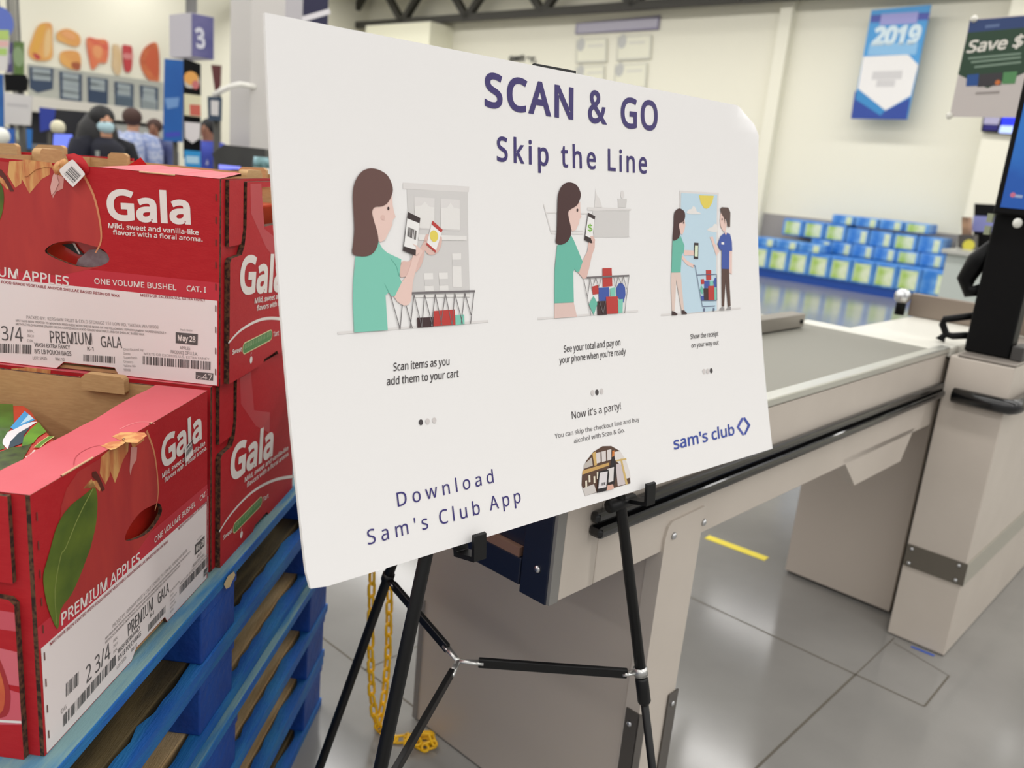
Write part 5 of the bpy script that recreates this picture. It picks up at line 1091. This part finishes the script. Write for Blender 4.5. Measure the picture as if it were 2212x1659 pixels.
# ---------------------------------------------------------------- food court on the other wall
M_menu = mat('menu_navy', (44, 62, 88), 0.5); M_mtx = I((150, 160, 164)); M_mtx2 = I((92, 108, 124))
menus = [((212, 497, 392, 512, 386, 664, 272, 694, 214, 655), 'first menu board'), ((436, 532, 602, 556, 602, 772, 440, 760), 'second menu board'), ((645, 572, 797, 592, 797, 784, 650, 778), 'third menu board'), ((845, 608, 988, 628, 986, 822, 850, 812), 'fourth menu board'), ((1036, 634, 1172, 655, 1172, 852, 1042, 834), 'fifth menu board')]
ords = ['white lettered navy menu board below the hot dog picture', 'navy menu board with two white blocks below the sandwich pictures', 'navy menu board below the red pizza slice', 'greyish menu board below the drink cup', 'navy menu board below the round pizza picture']
for k, (P_, _) in enumerate(menus):
    def am(A, P_=P_, k=k):
        x0, y0 = P_[0], P_[1]; x1 = P_[2]; dy = (P_[3] - P_[1])
        for f in ((0.18, 0.34) if k != 1 else (0.16, 0.33, 0.6, 0.78)):
            yy = y0 + f * (200 if k != 1 else 210); A.line(zf(x0 + 22, yy + dy * 0.1, x1 - 22, yy + dy * 0.9), 0.14, M_mtx, 2)
        if k in (3, 4):
            for f in (0.55, 0.66, 0.77, 0.88): yy = y0 + f * 200; A.line(zf(x0 + 12, yy + dy * 0.1, x1 - 12, yy + dy * 0.9), 0.09, M_mtx2 if k == 3 else M_mtx, 2)
    flatsign('menu_board', ords[k] + ' on the food court wall', 'menu board', FLW, zf(*P_), M_menu, 0.06, am, 'menu boards of the food court')
def food(label, polys):
    t = thing('food_picture', label, 'picture', FLW.at(*FLW.uv(polys[0][0][0])), 0, 'food pictures on the food court wall')
    base = [FLW.uv(p) for p in curve(polys[0][0], 3)]; q = MB(); q.prism([base], FLW.at, 0.0, 0.025, polys[0][1]); pn = q.build('cutout', t)
    if len(polys) > 1:
        A = Art(FLW)
        for P_, c in polys[1:]: A.poly(P_, c, 1, smooth=3)
        q = MB(); A.lay(q, lambda u, v, w: FLW.at(u, v, 0.028 + w * 8)); q.build('print', pn, solid=False)
M_bun = mat('bun_print', (214, 150, 84), 0.6, c2=(224, 172, 96), scale=1.5); M_pz = mat('pizza_print', (206, 116, 72), 0.6, c2=(178, 84, 56), scale=4)
food('hot dog picture high on the food court wall', [(zf(300, 178, 350, 168, 385, 190, 388, 300, 390, 420, 350, 452, 270, 452, 222, 425, 212, 375, 240, 290, 270, 215), M_bun), (zf(285, 215, 318, 180, 335, 195, 300, 330, 270, 400, 235, 395, 240, 340), I((216, 162, 70))), (zf(240, 395, 275, 405, 300, 430, 270, 445), I((184, 66, 66))), (zf(340, 240, 375, 220, 372, 380, 330, 430, 325, 340), I((222, 186, 130)))])
food('sandwich picture above a second sandwich on the food court wall', [(zf(425, 245, 500, 214, 588, 262, 592, 335, 540, 345, 470, 318, 428, 300), M_bun), (zf(450, 250, 500, 232, 560, 268, 530, 300), I((222, 158, 104)))])
food('lower sandwich picture just above the second menu board', [(zf(450, 395, 520, 376, 592, 400, 594, 520, 520, 512, 452, 468), M_bun), (zf(530, 470, 590, 470, 592, 520, 545, 515), I((160, 84, 52)))])
food('red pizza slice picture on the food court wall', [(zf(645, 288, 720, 292, 802, 312, 796, 462, 740, 470, 690, 522, 665, 450), mat('slice_print', (206, 92, 72), 0.6, c2=(218, 130, 84), scale=4)), (zf(700, 340, 760, 360, 740, 440, 690, 400), I((222, 150, 100)))])
food('pale sundae picture beside the red drink cup picture', [(zf(842, 335, 890, 345, 905, 440, 900, 530, 870, 562, 835, 500, 838, 420), mat('sundae_print', (212, 190, 160), 0.6, c2=(206, 174, 124), scale=2))])
food('red drink cup picture on the food court wall', [(zf(912, 350, 950, 340, 984, 362, 978, 520, 930, 524), I((186, 62, 66))), (zf(915, 400, 985, 405, 980, 440, 918, 436), I((206, 130, 128)))])
food('round pizza picture nearest the tall blue banner', [(zf(1128, 322, 1172, 330, 1188, 460, 1178, 640, 1120, 610, 1068, 540, 1042, 450, 1070, 370), M_pz), (zf(1120, 370, 1165, 380, 1170, 580, 1110, 520, 1080, 450), I((196, 92, 60)))])
def wbox(u0, u1, v0, v1, d0, d1, m_, nm):
    q = MB(); q.box((u0, v0, d0), (u1, v1, d1), m_, lambda x, y, z: FLW.at(x, y, z)); return struct(q.build(nm))
vS0 = (FLW.uv(zf(700, 818)[0])[1] + FLW.uv(zf(1200, 878)[0])[1]) / 2
uF0, uF1 = FLW.uv(zf(205, 480)[0]), FLW.uv(zf(1215, 870)[0]); vF = FLW.uv(zf(600, 550)[0])[1]
wbox(uF0[0], uF1[0], vS0 - 0.1, vF + 0.05, 0.0, 0.05, mat('menu_frame_grey', (172, 174, 166), 0.6), 'trim_10')
# ledges, and a dark panel standing for shade inside the serving opening
uA, uB = FLW.uv(zf(60, 752)[0]), FLW.uv(zf(1225, 880)[0])
vS = (FLW.uv(zf(700, 818)[0])[1] + FLW.uv(zf(1200, 878)[0])[1]) / 2
wbox(uA[0], uB[0], vS - 0.16, vS + 0.12, 0.0, 0.5, mat('ledge_paint', (216, 212, 202), 0.6), 'trim_4')
wbox(uA[0], uB[0] - 0.05, 0.95, vS - 0.17, 0.0, 0.06, mat('opening_shade', (44, 44, 50), 0.7), 'trim_5')
wbox(uB[0] - 1.3, uB[0], FLW.uv(zf(1110, 985)[0])[1] - 0.12, FLW.uv(zf(1110, 985)[0])[1] + 0.1, 0.07, 0.4, mat('ledge_grey', (176, 178, 174), 0.6), 'trim_6')
wbox(uA[0], uB[0], 0.0, 0.95, 0.0, 0.45, mat('counter_front', (120, 124, 130), 0.6), 'trim_7')

# ---------------------------------------------------------------- things standing in the hall, faces towards the aisle
def FV(D): return Face(Vector((0, D, 0)), Vector((1, 0, 0)))
def stand(name, label, cat, D, quad, m_, art=None, hang=False, depth=0.02, pole=True, group=None):
    f = FV(D); us = [f.uv(p) for p in quad]; uc = sum(u for u, v in us) / len(us); vmin = min(v for u, v in us); vmax = max(v for u, v in us)
    t = thing(name, label, cat, f.at(uc, 0.0 if pole and not hang else vmin), 0, group)
    q = MB(); q.prism([us], f.at, 0, depth, m_); pn = q.build('panel', t, bevel=0.003)
    if art:
        A = Art(f); art(A); q = MB(); A.lay(q, lambda u, v, w: f.at(u, v, depth + 0.0006 + w * 4)); q.build('print', pn, solid=False)
    if hang: q = MB(); q.tube([f.at(uc, vmax - 0.02, -0.02), f.at(uc, 5.74, -0.02)], 0.018, mat('grey_rod', (150, 150, 146), 0.5), 8); q.build('rod', t)
    elif pole: q = MB(); q.tube([f.at(uc, 0.0, -0.03), f.at(uc, vmin + 0.05, -0.03)], 0.03, M_steel_dk, 8); q.build('pole', t)
    return t
def a_left(A):
    A.oval(zf(10, 170)[0], 0.14, 0.15, I((92, 112, 190)), 2); A.poly(zf(-90, 225, 78, 228, 76, 300, -90, 298), I((176, 200, 110)), 4); A.poly(zf(-90, 305, 72, 308, 70, 352, -90, 350), I((220, 176, 170)), 2); A.poly(zf(-90, 360, 62, 362, 60, 415, -90, 412), I((170, 200, 110)), 2)
stand('hanging_poster', 'colourful hanging poster at the edge of view with a blue oval and green bands', 'poster', 9, zf(-90, 120, 85, 125, 55, 530, -90, 525), I((214, 210, 206)), a_left, hang=True)
stand('hanging_poster', 'narrow purple poster hung beside the dark green one', 'poster', 11.2, zf(45, 320, 100, 318, 98, 545, 50, 545), I((74, 66, 110)), lambda A: A.poly(zf(60, 400, 92, 400, 90, 480, 62, 480), I((140, 136, 162)), 2), hang=True)
stand('hanging_poster', 'narrow dark green poster hung beside the hot dog picture', 'poster', 11.2, zf(108, 312, 182, 316, 182, 560, 110, 555), I((84, 112, 52)), lambda A: A.oval(zf(145, 425)[0], 0.07, 0.12, I((130, 152, 110)), 2), hang=True)
stand('wall_screen', 'black switched off screen above the white paper notice', 'screen', 8.6, zf(38, 552, 195, 560, 215, 600, 205, 682, 45, 684), M_black, None)
stand('paper_notice', 'large white paper notice on a stand before the food court', 'notice', 8.3, zf(38, 688, 245, 718, 232, 938, 42, 926), I((214, 210, 206)), lambda A: A.line(zf(60, 780, 220, 795), 0.03, I((196, 192, 190)), 2))
stand('blue_post', 'upright blue post at the very edge of view', 'post', 8.0, zf(-40, 555, 26, 556, 34, 985, -40, 985), mat('blue_post_paint', (40, 110, 180), 0.5, c2=(24, 70, 140), scale=2))
stand('blue_banner', 'mid blue panel below the white paper notice, nearer the screen', 'banner', 9.0, zf(55, 960, 112, 962, 112, 1110, 58, 1110), I((40, 96, 180)))
stand('blue_banner', 'bright blue panel below the white paper notice, nearer the person with black hair', 'banner', 9.0, zf(170, 960, 242, 964, 238, 1110, 172, 1110), I((36, 116, 196)), lambda A: A.oval(zf(150, 1010)[0], 0.03, 0.06, I((190, 200, 180)), 2))
stand('blue_poster', 'dark blue poster under the white ledge of the food court', 'poster', 12.5, zf(298, 800, 418, 815, 398, 960, 305, 985), I((36, 56, 150)))
stand('dark_monitor', 'wide dark monitor behind the person with long black hair', 'monitor', 13.0, zf(420, 815, 730, 840, 730, 1000, 500, 1000, 420, 960), mat('dark_glass', (32, 32, 36), 0.4))
f7 = FV(7.0); q = MB(); a_ = f7.uv(zf(410, 1045)[0]); M_ls = mat('lit_screen', (104, 120, 220), 0.4, emit=0.75)
def lit(A): A.poly(zf(412, 1000, 552, 1004, 545, 1125, 405, 1118), M_ls, 2)
stand('register_screen', 'small lit violet blue register screen beyond the upper apple box', 'screen', 7.0, zf(402, 990, 562, 995, 555, 1135, 398, 1128), M_black, lit)
q = MB(); b_ = FV(8.6); u_, v_ = b_.uv(zf(432, 950)[0]); q.ball(b_.at(u_, v_), 0.07, mat('cream_globe', (226, 220, 190), 0.5)); q.tube([b_.at(u_, 0.0), b_.at(u_, v_)], 0.02, M_steel_dk, 8); tag(q.build('globe_lamp'), 'small cream globe on a dark stem before the dark monitor', 'lamp')
q = MB(); b_ = FV(6.2); u_, v_ = b_.uv(zf(6, 1015)[0]); q.ball(b_.at(u_, v_), 0.06, mat('white_globe', (238, 238, 228), 0.5)); q.tube([b_.at(u_, 0.0), b_.at(u_, v_)], 0.02, M_steel_dk, 8); tag(q.build('globe_lamp'), 'white globe on a dark stem at the very edge of view', 'lamp')
# tall blue banner and the card rack
def a_tall(A):
    A.poly(zf(1235, 735, 1345, 728, 1335, 800, 1255, 815), I((110, 150, 200)), 2)
stand('tall_banner', 'tall bright blue banner at the end of the menu boards', 'banner', 9.6, zf(1233, 440, 1372, 452, 1366, 1062, 1222, 1050), mat('banner_blue', (20, 96, 172), 0.5, c2=(10, 80, 156), scale=1.2), a_tall)
_tb = [o for o in bpy.data.objects if o.name.startswith('tall_banner')][0]; _f = FV(9.6); A = Art(_f); A.line(zf(1240, 1010, 1350, 1000), 0.05, I((60, 70, 180)), 2); q = MB(); A.lay(q, lambda u, v, w: _f.at(u, v, 0.0206 + w * 4)); q.build('print', [o for o in _tb.children if o.name.startswith('panel')][0], solid=False)
cr = stand('card_rack', 'black rack of hanging cards beside the tall blue banner', 'rack', 7.4, zf(1376, 440, 1392, 440, 1500, 480, 1500, 1180, 1376, 1180), M_black, None)
fk = FV(7.36)
def card(label, quad, c, art=None):
    us = [fk.uv(p) for p in quad]; t = thing('hanging_card', label, 'card', fk.at(sum(u for u, v in us) / len(us), min(v for u, v in us)), 0, 'cards on the black rack'); q = MB(); q.prism([us], fk.at, 0, 0.012, c); o = q.build('card', t)
    if art: A = Art(fk); art(A); q = MB(); A.lay(q, lambda u, v, w: fk.at(u, v, 0.0127 + w * 4)); q.build('print', o, solid=False)
card('topmost card on the black rack, pale with an orange spot', curve(zf(1380, 600, 1400, 545, 1440, 535, 1485, 580, 1488, 640, 1440, 660, 1392, 650), 2), I((190, 186, 176)), lambda A: (A.oval(zf(1432, 585)[0], 0.06, 0.055, I((222, 160, 80)), 2), A.oval(zf(1465, 635)[0], 0.03, 0.035, I((196, 110, 110)), 5)))
card('cream card with a red corner on the black rack', zf(1378, 700, 1500, 715, 1504, 875, 1380, 860), I((216, 210, 176)), lambda A: A.poly(zf(1420, 780, 1500, 785, 1502, 868, 1425, 860), I((196, 96, 80)), 2))
card('plain white card on the black rack', zf(1382, 910, 1498, 920, 1490, 1035, 1440, 1070, 1385, 1030), I((216, 210, 210)))
card('light blue card lowest on the black rack', zf(1378, 1120, 1498, 1130, 1500, 1250, 1385, 1245), I((40, 142, 204)), lambda A: A.line(zf(1395, 1190, 1490, 1196), 0.06, I((170, 206, 228)), 2))
stand('price_card', 'white price card in a navy holder beside the white column', 'card', 8.2, zf(1555, 720, 1660, 730, 1655, 905, 1560, 900), mat('navy_holder', (44, 62, 84), 0.5), lambda A: A.poly(zf(1580, 750, 1640, 755, 1638, 865, 1582, 860), I((212, 208, 206)), 2))
stand('dark_red_panel', 'narrow dark red panel behind the white column edge', 'panel', 9.7, zf(1580, 485, 1655, 490, 1650, 640, 1610, 690), I((96, 40, 40)))
# white store column, square to the aisles
ed = hit(541, 200, Vector((0, 9.0, 0)), Vector((0, 1, 0))); el, ep, _ = lp(ed)
q = MB(); q.boxlp((el, ep - 0.42, 0), (el + 0.42, ep, 5.74), mat('column_paint', (206, 202, 198), 0.6)); struct(q.build('trim_8'))
g_ = hit(28, 60, Vector((0, 12.5, 0)), Vector((0, 1, 0))); q = MB(); q.tube([Vector((g_.x, g_.y, 0)), Vector((g_.x, g_.y, 5.74))], 0.05, mat('grey_pipe', (140, 138, 130), 0.5), 10); struct(q.build('trim_9'))
q = MB(); fA = FV(8.7); q.tube([fA.at(*fA.uv(p)) for p in ((460, 207), (478, 196), (496, 188), (518, 182))] + [LP(el + 0.1, ep - 0.05, fA.at(*fA.uv((518, 180))).z)], 0.026, mat('white_tube', (240, 238, 230), 0.4), 10); tag(q.build('curved_lamp'), 'curved white lamp arm before the white column', 'lamp')
# lane number boxes
def lane_box(label, D, edge, x_left, x_right, y0, y1, cl, cr_, num=None, diag=None):
    e = hit(edge, y0, Vector((0, D, 0)), Vector((0, 1, 0))); l, p, z1_ = lp(e); z0 = hit(edge, y1, Vector((0, D, 0)), Vector((0, 1, 0))).z
    pl_ = lp(hit(x_left, (y0 + y1) / 2, LP(l, 0), eL))[1]; lr = lp(hit(x_right, (y0 + y1) / 2, LP(0, p), eP))[0]
    t = thing('lane_number_sign', label, 'sign', LP((l + lr) / 2, (p + pl_) / 2, z0), ROT_L, 'lane number signs')
    q = MB(); q.boxlp((l, pl_, z0), (lr, p, z1_), cl); bx = q.build('box', t)
    f = Face(LP(0, p + 0.002), eL); q = MB(); q.prism([[(l + 0.005, z0 + 0.005), (lr - 0.005, z0 + 0.005), (lr - 0.005, z1_ - 0.005), (l + 0.005, z1_ - 0.005)]], f.at, 0, 0.003, cr_); fp = q.build('number_panel', bx)
    A = Art(f)
    if num: A.text(num[0], num[1], num[2], num[3], I((206, 206, 216)), 2, bold=0.03)
    if diag: A.line(diag, 0.035, I((226, 222, 226)), 2)
    q = MB(); A.lay(q, lambda u, v, w: f.at(u, v, 0.004 + w)); q.build('numeral', fp, solid=False)
    q = MB(); q.tube([LP((l + lr) / 2, (p + pl_) / 2, z1_ - 0.01), LP((l + lr) / 2, (p + pl_) / 2, 5.74)], 0.05, mat('grey_rod', (150, 150, 146), 0.5), 10); q.build('rod', t)
lane_box('lane sign with a white 3 on its purple side, hung before the menu boards', 8.0, 412.5, 366, 462, 27, 122, mat('lane_pale', (190, 186, 194), 0.5), mat('lane_purple', (74, 74, 128), 0.5, c2=(110, 106, 150), scale=3), (('3'), (424, 102), (444, 103), (424, 62)))
lane_box('pale lane sign with a navy side and white stroke, cut off behind the sign top', 6.2, 656, 616, 709, -90, 150, mat('lane_pale2', (186, 182, 186), 0.5), mat('lane_navy', (24, 22, 62), 0.5), None, [(652, 42), (712, 24)])

# near register monitor behind the boxes
fm = FV(4.6); mq = [fm.uv(p) for p in zg(1285, 1125, 1900, 1188, 1910, 1480, 1180, 1480, 1110, 1260)]
t = thing('register_monitor', 'dark grey register monitor with a violet lit edge beside the white column', 'monitor', fm.at(sum(u for u, v in mq) / 5, 0.0), 0)
q = MB(); q.prism([mq], fm.at, -0.05, 0.02, mat('monitor_grey', (58, 58, 56), 0.5, c2=(44, 44, 42), scale=4)); mo = q.build('housing', t, bevel=0.008)
A = Art(fm); A.poly(zg(1215, 1420, 1540, 1450, 1540, 1490, 1215, 1490), mat('violet_screen', (128, 134, 236), 0.4, emit=0.8), 2); q = MB(); A.lay(q, lambda u, v, w: fm.at(u, v, 0.0206)); q.build('screen', mo, solid=False)
uc = sum(u for u, v in mq) / 5; q = MB(); q.tube([fm.at(uc, 0.0, -0.02), fm.at(uc, mq[3][1] + 0.02, -0.02)], 0.04, M_steel_dk, 10); q.build('stand', t)
fc_ = FV(4.4); u_, v_ = fc_.uv(zg(1830, 1400)[0]); q = MB()
q.tube([fc_.at(u_, v_ - 0.10), fc_.at(u_, v_ - 0.02)], 0.040, M_white, 14); q.tube([fc_.at(u_, v_ - 0.02), fc_.at(u_, v_ + 0.03)], [0.043, 0.038], mat('green_cap', (30, 84, 62), 0.5, c2=(150, 190, 200), scale=14), 14); q.tube([fc_.at(u_, 0.0), fc_.at(u_, v_ - 0.10)], 0.02, M_steel_dk, 8)
tag(q.build('bottle_display'), 'white and green canister on a thin post beside the register monitor', 'canister')

# ---------------------------------------------------------------- people beyond the boxes
def person(label, pos, h, yaw, skin, hairc, shirt, trousers, hair_long=0.0, mask=None, prints=None):
    t = thing('person', label, 'person', (pos.x, pos.y, 0), yaw)
    V = [(0, 0, .53), (0, -.01, .64), (0, 0, .76), (0, .005, .83), (0, .012, .87), (0, .016, .915), (0, .008, .965)]
    R = [(.075, .055), (.068, .05), (.082, .055), (.032, .032), (.036, .04), (.043, .052), (.034, .042)]
    Ed = [(i, i + 1) for i in range(6)]
    for s in (-1, 1):
        k = len(V); V += [(s * .10, -.005, .80), (s * .125, .0, .64), (s * .118, .07, .53), (s * .112, .10, .49)]; R += [(.036, .036), (.026, .026), (.018, .018), (.016, .02)]; Ed += [(2, k), (k, k + 1), (k + 1, k + 2), (k + 2, k + 3)]
        k = len(V); V += [(s * .052, 0, .48), (s * .055, .012, .27), (s * .056, -.008, .045), (s * .06, .06, .022)]; R += [(.05, .05), (.034, .034), (.022, .022), (.022, .018)]; Ed += [(0, k), (k, k + 1), (k + 1, k + 2), (k + 2, k + 3)]
    me = bpy.data.meshes.new('body'); me.from_pydata([(x * h, y * h, z * h) for x, y, z in V], Ed, []); me.materials.append(skin)
    o = bpy.data.objects.new('body', me); COL.objects.link(o); o.parent = t
    sk = o.modifiers.new('skin', 'SKIN'); sk.use_smooth_shade = True
    for i, d in enumerate(me.skin_vertices[0].data): d.radius = (R[i][0] * h, R[i][1] * h); d.use_root = (i == 0)
    sb = o.modifiers.new('sub', 'SUBSURF'); sb.levels = 1; sb.render_levels = 1
    P = lambda x, y, z: Vector((x * h, y * h, z * h))
    q = MB(); q.tube([P(0, 0, .47), P(0, 0, .55), P(0, -.005, .64), P(0, 0, .75), P(0, 0, .808), P(0, .003, .848)], [.100 * h, .098 * h, .094 * h, .116 * h, .112 * h, .050 * h], shirt, 20, flat=0.80)
    for s in (-1, 1): q.tube([P(s * .055, 0, .818), P(s * .105, -.002, .795), P(s * .122, 0, .74), P(s * .130, .0, .64), P(s * .122, .05, .565)], [.036 * h, .054 * h, .053 * h, .042 * h, .032 * h], shirt, 12)
    so = q.build('shirt', t, local=True)
    if prints:
        q = MB()
        for x, z, w, hh, c in prints: q.box((x * h - w, .078 * h, z * h), (x * h + w, .086 * h, z * h + hh), c)
        q.build('badge', so, local=True)
    q = MB()
    for s in (-1, 1): q.tube([P(s * .045, 0, .53), P(s * .053, 0, .46), P(s * .056, .012, .27), P(s * .057, -.006, .035)], [.062 * h, .060 * h, .044 * h, .034 * h], trousers, 12)
    q.build('trousers', t, local=True)
    q = MB(); q.ball(P(0, -.006, .935), .058 * h, hairc, sc=(0.98, 1.0, 0.95))
    if hair_long: q.tube([P(0, -.02, .94), P(0, -.045, .88), P(0, -.06, .80), P(0, -.06, .80 - hair_long)], [.056 * h, .088 * h, .105 * h, .07 * h], hairc, 14)
    q.build('hair', t, local=True)
    q = MB()
    for s in (-1, 1): q.ball(P(s * .017, .056, .915), .0045 * h, I((30, 22, 20)), 8, 6)
    q.build('eyes', t, local=True)
    q = MB()
    if mask: q.ball(P(0, .028, .893), .044 * h, mask, sc=(0.88, 0.9, 0.78)); q.build('face_mask', t, local=True)
    else: q.ball(P(0, .066, .903), .008 * h, skin, 8, 6); q.tube([P(-.014, .06, .883), P(0, .063, .882), P(.014, .06, .883)], .003 * h, I((150, 80, 76)), 6); q.build('nose_and_mouth', t, local=True)
    return t
S1 = mat('skin_tan', (196, 146, 116), 0.55); S2 = mat('skin_brown', (150, 104, 82), 0.55)
w_ = hit(222, 285, Vector((0, 6.3, 0)), Vector((0, 1, 0)))
person('person with long black hair and a pale blue face mask, in black and navy', w_, 1.54, math.radians(-128), S1, mat('hair_black', (12, 10, 12), 0.6), mat('cloth_black_navy', (14, 16, 34), 0.8, c2=(8, 8, 12), scale=4), mat('cloth_dark', (24, 24, 30), 0.8), 0.22, mat('mask_blue', (176, 206, 214), 0.7), [(-.05, .74, .03, .05, I((130, 136, 156))), (.055, .75, .03, .05, I((150, 156, 150)))])
p2_ = hit(287, 300, Vector((0, 8.4, 0)), Vector((0, 1, 0)))
person('person in a light blue checked shirt seen from behind', p2_, 1.60, math.radians(10), S1, mat('hair_brown', (70, 46, 38), 0.7), mat('cloth_check', (150, 164, 206), 0.8, c2=(190, 198, 222), scale=26, thr=(0.45, 0.55), detail=0), mat('cloth_grey', (70, 72, 80), 0.8))
p3_ = hit(452, 300, Vector((0, 8.8, 0)), Vector((0, 1, 0)))
person('person in a royal blue shirt with a white patch beside the card rack', p3_, 1.58, math.radians(160), S2, mat('hair_black', (12, 10, 12), 0.6), mat('cloth_royal', (58, 72, 164), 0.8), mat('cloth_dark', (24, 24, 30), 0.8), 0.0, None, [(-.02, .70, .06, .12, I((206, 206, 222)))])
p4_ = hit(334, 310, Vector((0, 10.2, 0)), Vector((0, 1, 0)))
person('person in a grey blue jacket below the tall blue banner', p4_, 1.55, math.radians(-170), S2, mat('hair_brown', (70, 46, 38), 0.7), mat('cloth_slate', (92, 100, 132), 0.8, c2=(52, 60, 120), scale=3), mat('cloth_dark', (24, 24, 30), 0.8))

# ---------------------------------------------------------------- past the register: gift card sign, next counter
FG = Face(LP(LPI + 1.25, 0), eP)
def a_gift(A):
    A.poly(zB(1762, 172, 2420, 118, 2400, 215, 1745, 275), I((38, 62, 112)), 2); A.line(zB(1890, 225, 2010, 212), 0.012, I((90, 110, 150)), 3)
    A.poly(zB(1745, 275, 2400, 215, 2330, 560, 2150, 640, 1990, 700, 1910, 738, 1740, 660, 1664, 622), I((30, 62, 40)), 2)
    A.text('Save $45', *zB(1732, 442, 2400, 372, 1732, 348), I((220, 216, 206)), 4, bold=0.022, shear=0.2)
    for y in (490, 522, 562): A.line(zB(1750 + (y - 490) * 0.7, y, 2190, y - 42), 0.008, I((120, 142, 124)), 4)
    A.poly(zB(1740, 628, 1838, 618, 1828, 718, 1730, 722), I((28, 74, 140)), 5); A.poly(zB(1842, 622, 2036, 606, 2022, 712, 1826, 728), I((52, 48, 52)), 5); A.oval(zB(1995, 690)[0], 0.010, 0.010, I((200, 110, 50)), 6); A.poly(zB(2044, 606, 2160, 596, 2140, 700, 2030, 704), I((80, 136, 84)), 5)
    A.line(zB(1810, 782, 2010, 772), 0.010, I((150, 142, 138)), 3)
gs = thing('gift_card_sign', 'white and green savings sign in a clear holder past the register post', 'sign', FG.at(*FG.uv(zB(2290, 900)[0])), 0)
gs.location = Vector((gs.location.x, gs.location.y, 0.0))
q = MB(); q.prism([[FG.uv(p) for p in zB(1762, 162, 2440, 108, 2290, 985, 1592, 975)]], FG.at, 0, 0.004, mat('sign_grey_white', (196, 188, 184), 0.4)); gp_ = q.build('panel', gs)
A = Art(FG); a_gift(A); q = MB(); A.lay(q, lambda u, v, w: FG.at(u, v, 0.0045 + w)); q.build('print', gp_, solid=False)
for p_ in zB(1800, 160, 1592, 968): q = MB(); q.ball(FG.at(*FG.uv(p_), 0.004), 0.014, M_white, sc=(1, 1, 1)); q.build('clip', gs)
ug = FG.uv(zB(2290, 940)[0]); q = MB(); q.tube([FG.at(ug[0], 0.0, -0.012), FG.at(ug[0], ug[1] + 0.1, -0.012)], 0.012, M_steel_dk, 10); q.build('pole', gs)
FX = Face(LP(WL - 0.52, 0), eP)
t = flatsign('wall_monitor', 'blue lit wall screen under the savings sign', 'screen', FX, zB(1880, 960, 2230, 968, 2200, 1130, 1860, 1100), M_black, 0.05, lambda A: (A.poly(zB(1890, 972, 2030, 975, 2005, 1045, 1880, 1040), I((170, 166, 196)), 2), A.poly(zB(1885, 1045, 2005, 1048, 1998, 1095, 1875, 1090), I((26, 18, 110)), 2), A.poly(zB(2040, 975, 2225, 978, 2210, 1055, 2030, 1048), mat('scr_blue', (20, 40, 232), 0.4, emit=0.8), 2), A.poly(zB(2025, 1052, 2208, 1058, 2198, 1125, 2008, 1112), mat('scr_pale', (170, 190, 250), 0.4, emit=0.7), 2)))
FN = Face(LP(7.1, 0), eP); zR = zr(1600, 380, 3.606)
na = FN.uv(zR(1610, 600)[0]); nb = FN.uv(zR(1900, 600)[0])
t = thing('next_counter', 'pale grey green counter of the next lane behind the register post', 'counter', FN.at((na[0] + nb[0]) / 2 + 0.6, 0.0), ROT_L)
q = MB(); q.boxlp((7.1, na[0], 0.0), (8.4, na[0] + 2.2, na[1]), mat('pale_green_panel', (190, 198, 192), 0.5)); q.build('body', t); q = MB(); q.boxlp((7.05, na[0] - 0.03, na[1]), (8.45, na[0] + 2.25, na[1] + 0.03), M_silver); q.build('top', t)
ztop = na[1] + 0.0325; FN2 = Face(LP(7.4, 0), eP)
def onc(name, label, cat, quad, c, depth, art=None):
    FN2 = Face(LP({'next_monitor': 7.95, 'yellow_button_box': 7.5, 'small_figurine': 7.75}[name], 0), eP)
    us = [FN2.uv(p) for p in quad]; lo = min(v for u, v in us); us = [(u, max(v, ztop) if v > ztop + 0.02 else ztop) for u, v in us]
    t = thing(name, label, cat, FN2.at(sum(u for u, v in us) / len(us), ztop), ROT_L); q = MB(); q.prism([us], FN2.at, -0.12, 0.0, c); o = q.build('body', t, bevel=0.004)
    if art: A = Art(FN2); art(A); q = MB(); A.lay(q, lambda u, v, w: FN2.at(u, v, 0.001 + w * 4)); q.build('print', o, solid=False)
onc('next_monitor', 'black monitor with a violet screen on the next lane counter', 'monitor', zR(1820, 215, 2010, 225, 1990, 600, 1800, 600), M_black, 0.1, lambda A: A.poly(zR(1815, 310, 1985, 318, 1965, 440, 1800, 430), mat('violet_dim', (120, 124, 176), 0.5, emit=0.2), 2))
onc('yellow_button_box', 'dark box with a round yellow button on the next lane counter', 'box', zR(1700, 455, 1815, 460, 1805, 600, 1680, 600), mat('dark_box', (70, 66, 64), 0.5), 0.1, lambda A: A.oval(zR(1776, 540)[0], 0.045, 0.045, I((206, 196, 70)), 2))
onc('small_figurine', 'small tan and dark object on the next lane counter', 'object', zR(1722, 318, 1770, 322, 1765, 600, 1712, 600), mat('tan_thing', (176, 140, 110), 0.6, c2=(60, 44, 44), scale=8), 0.1)
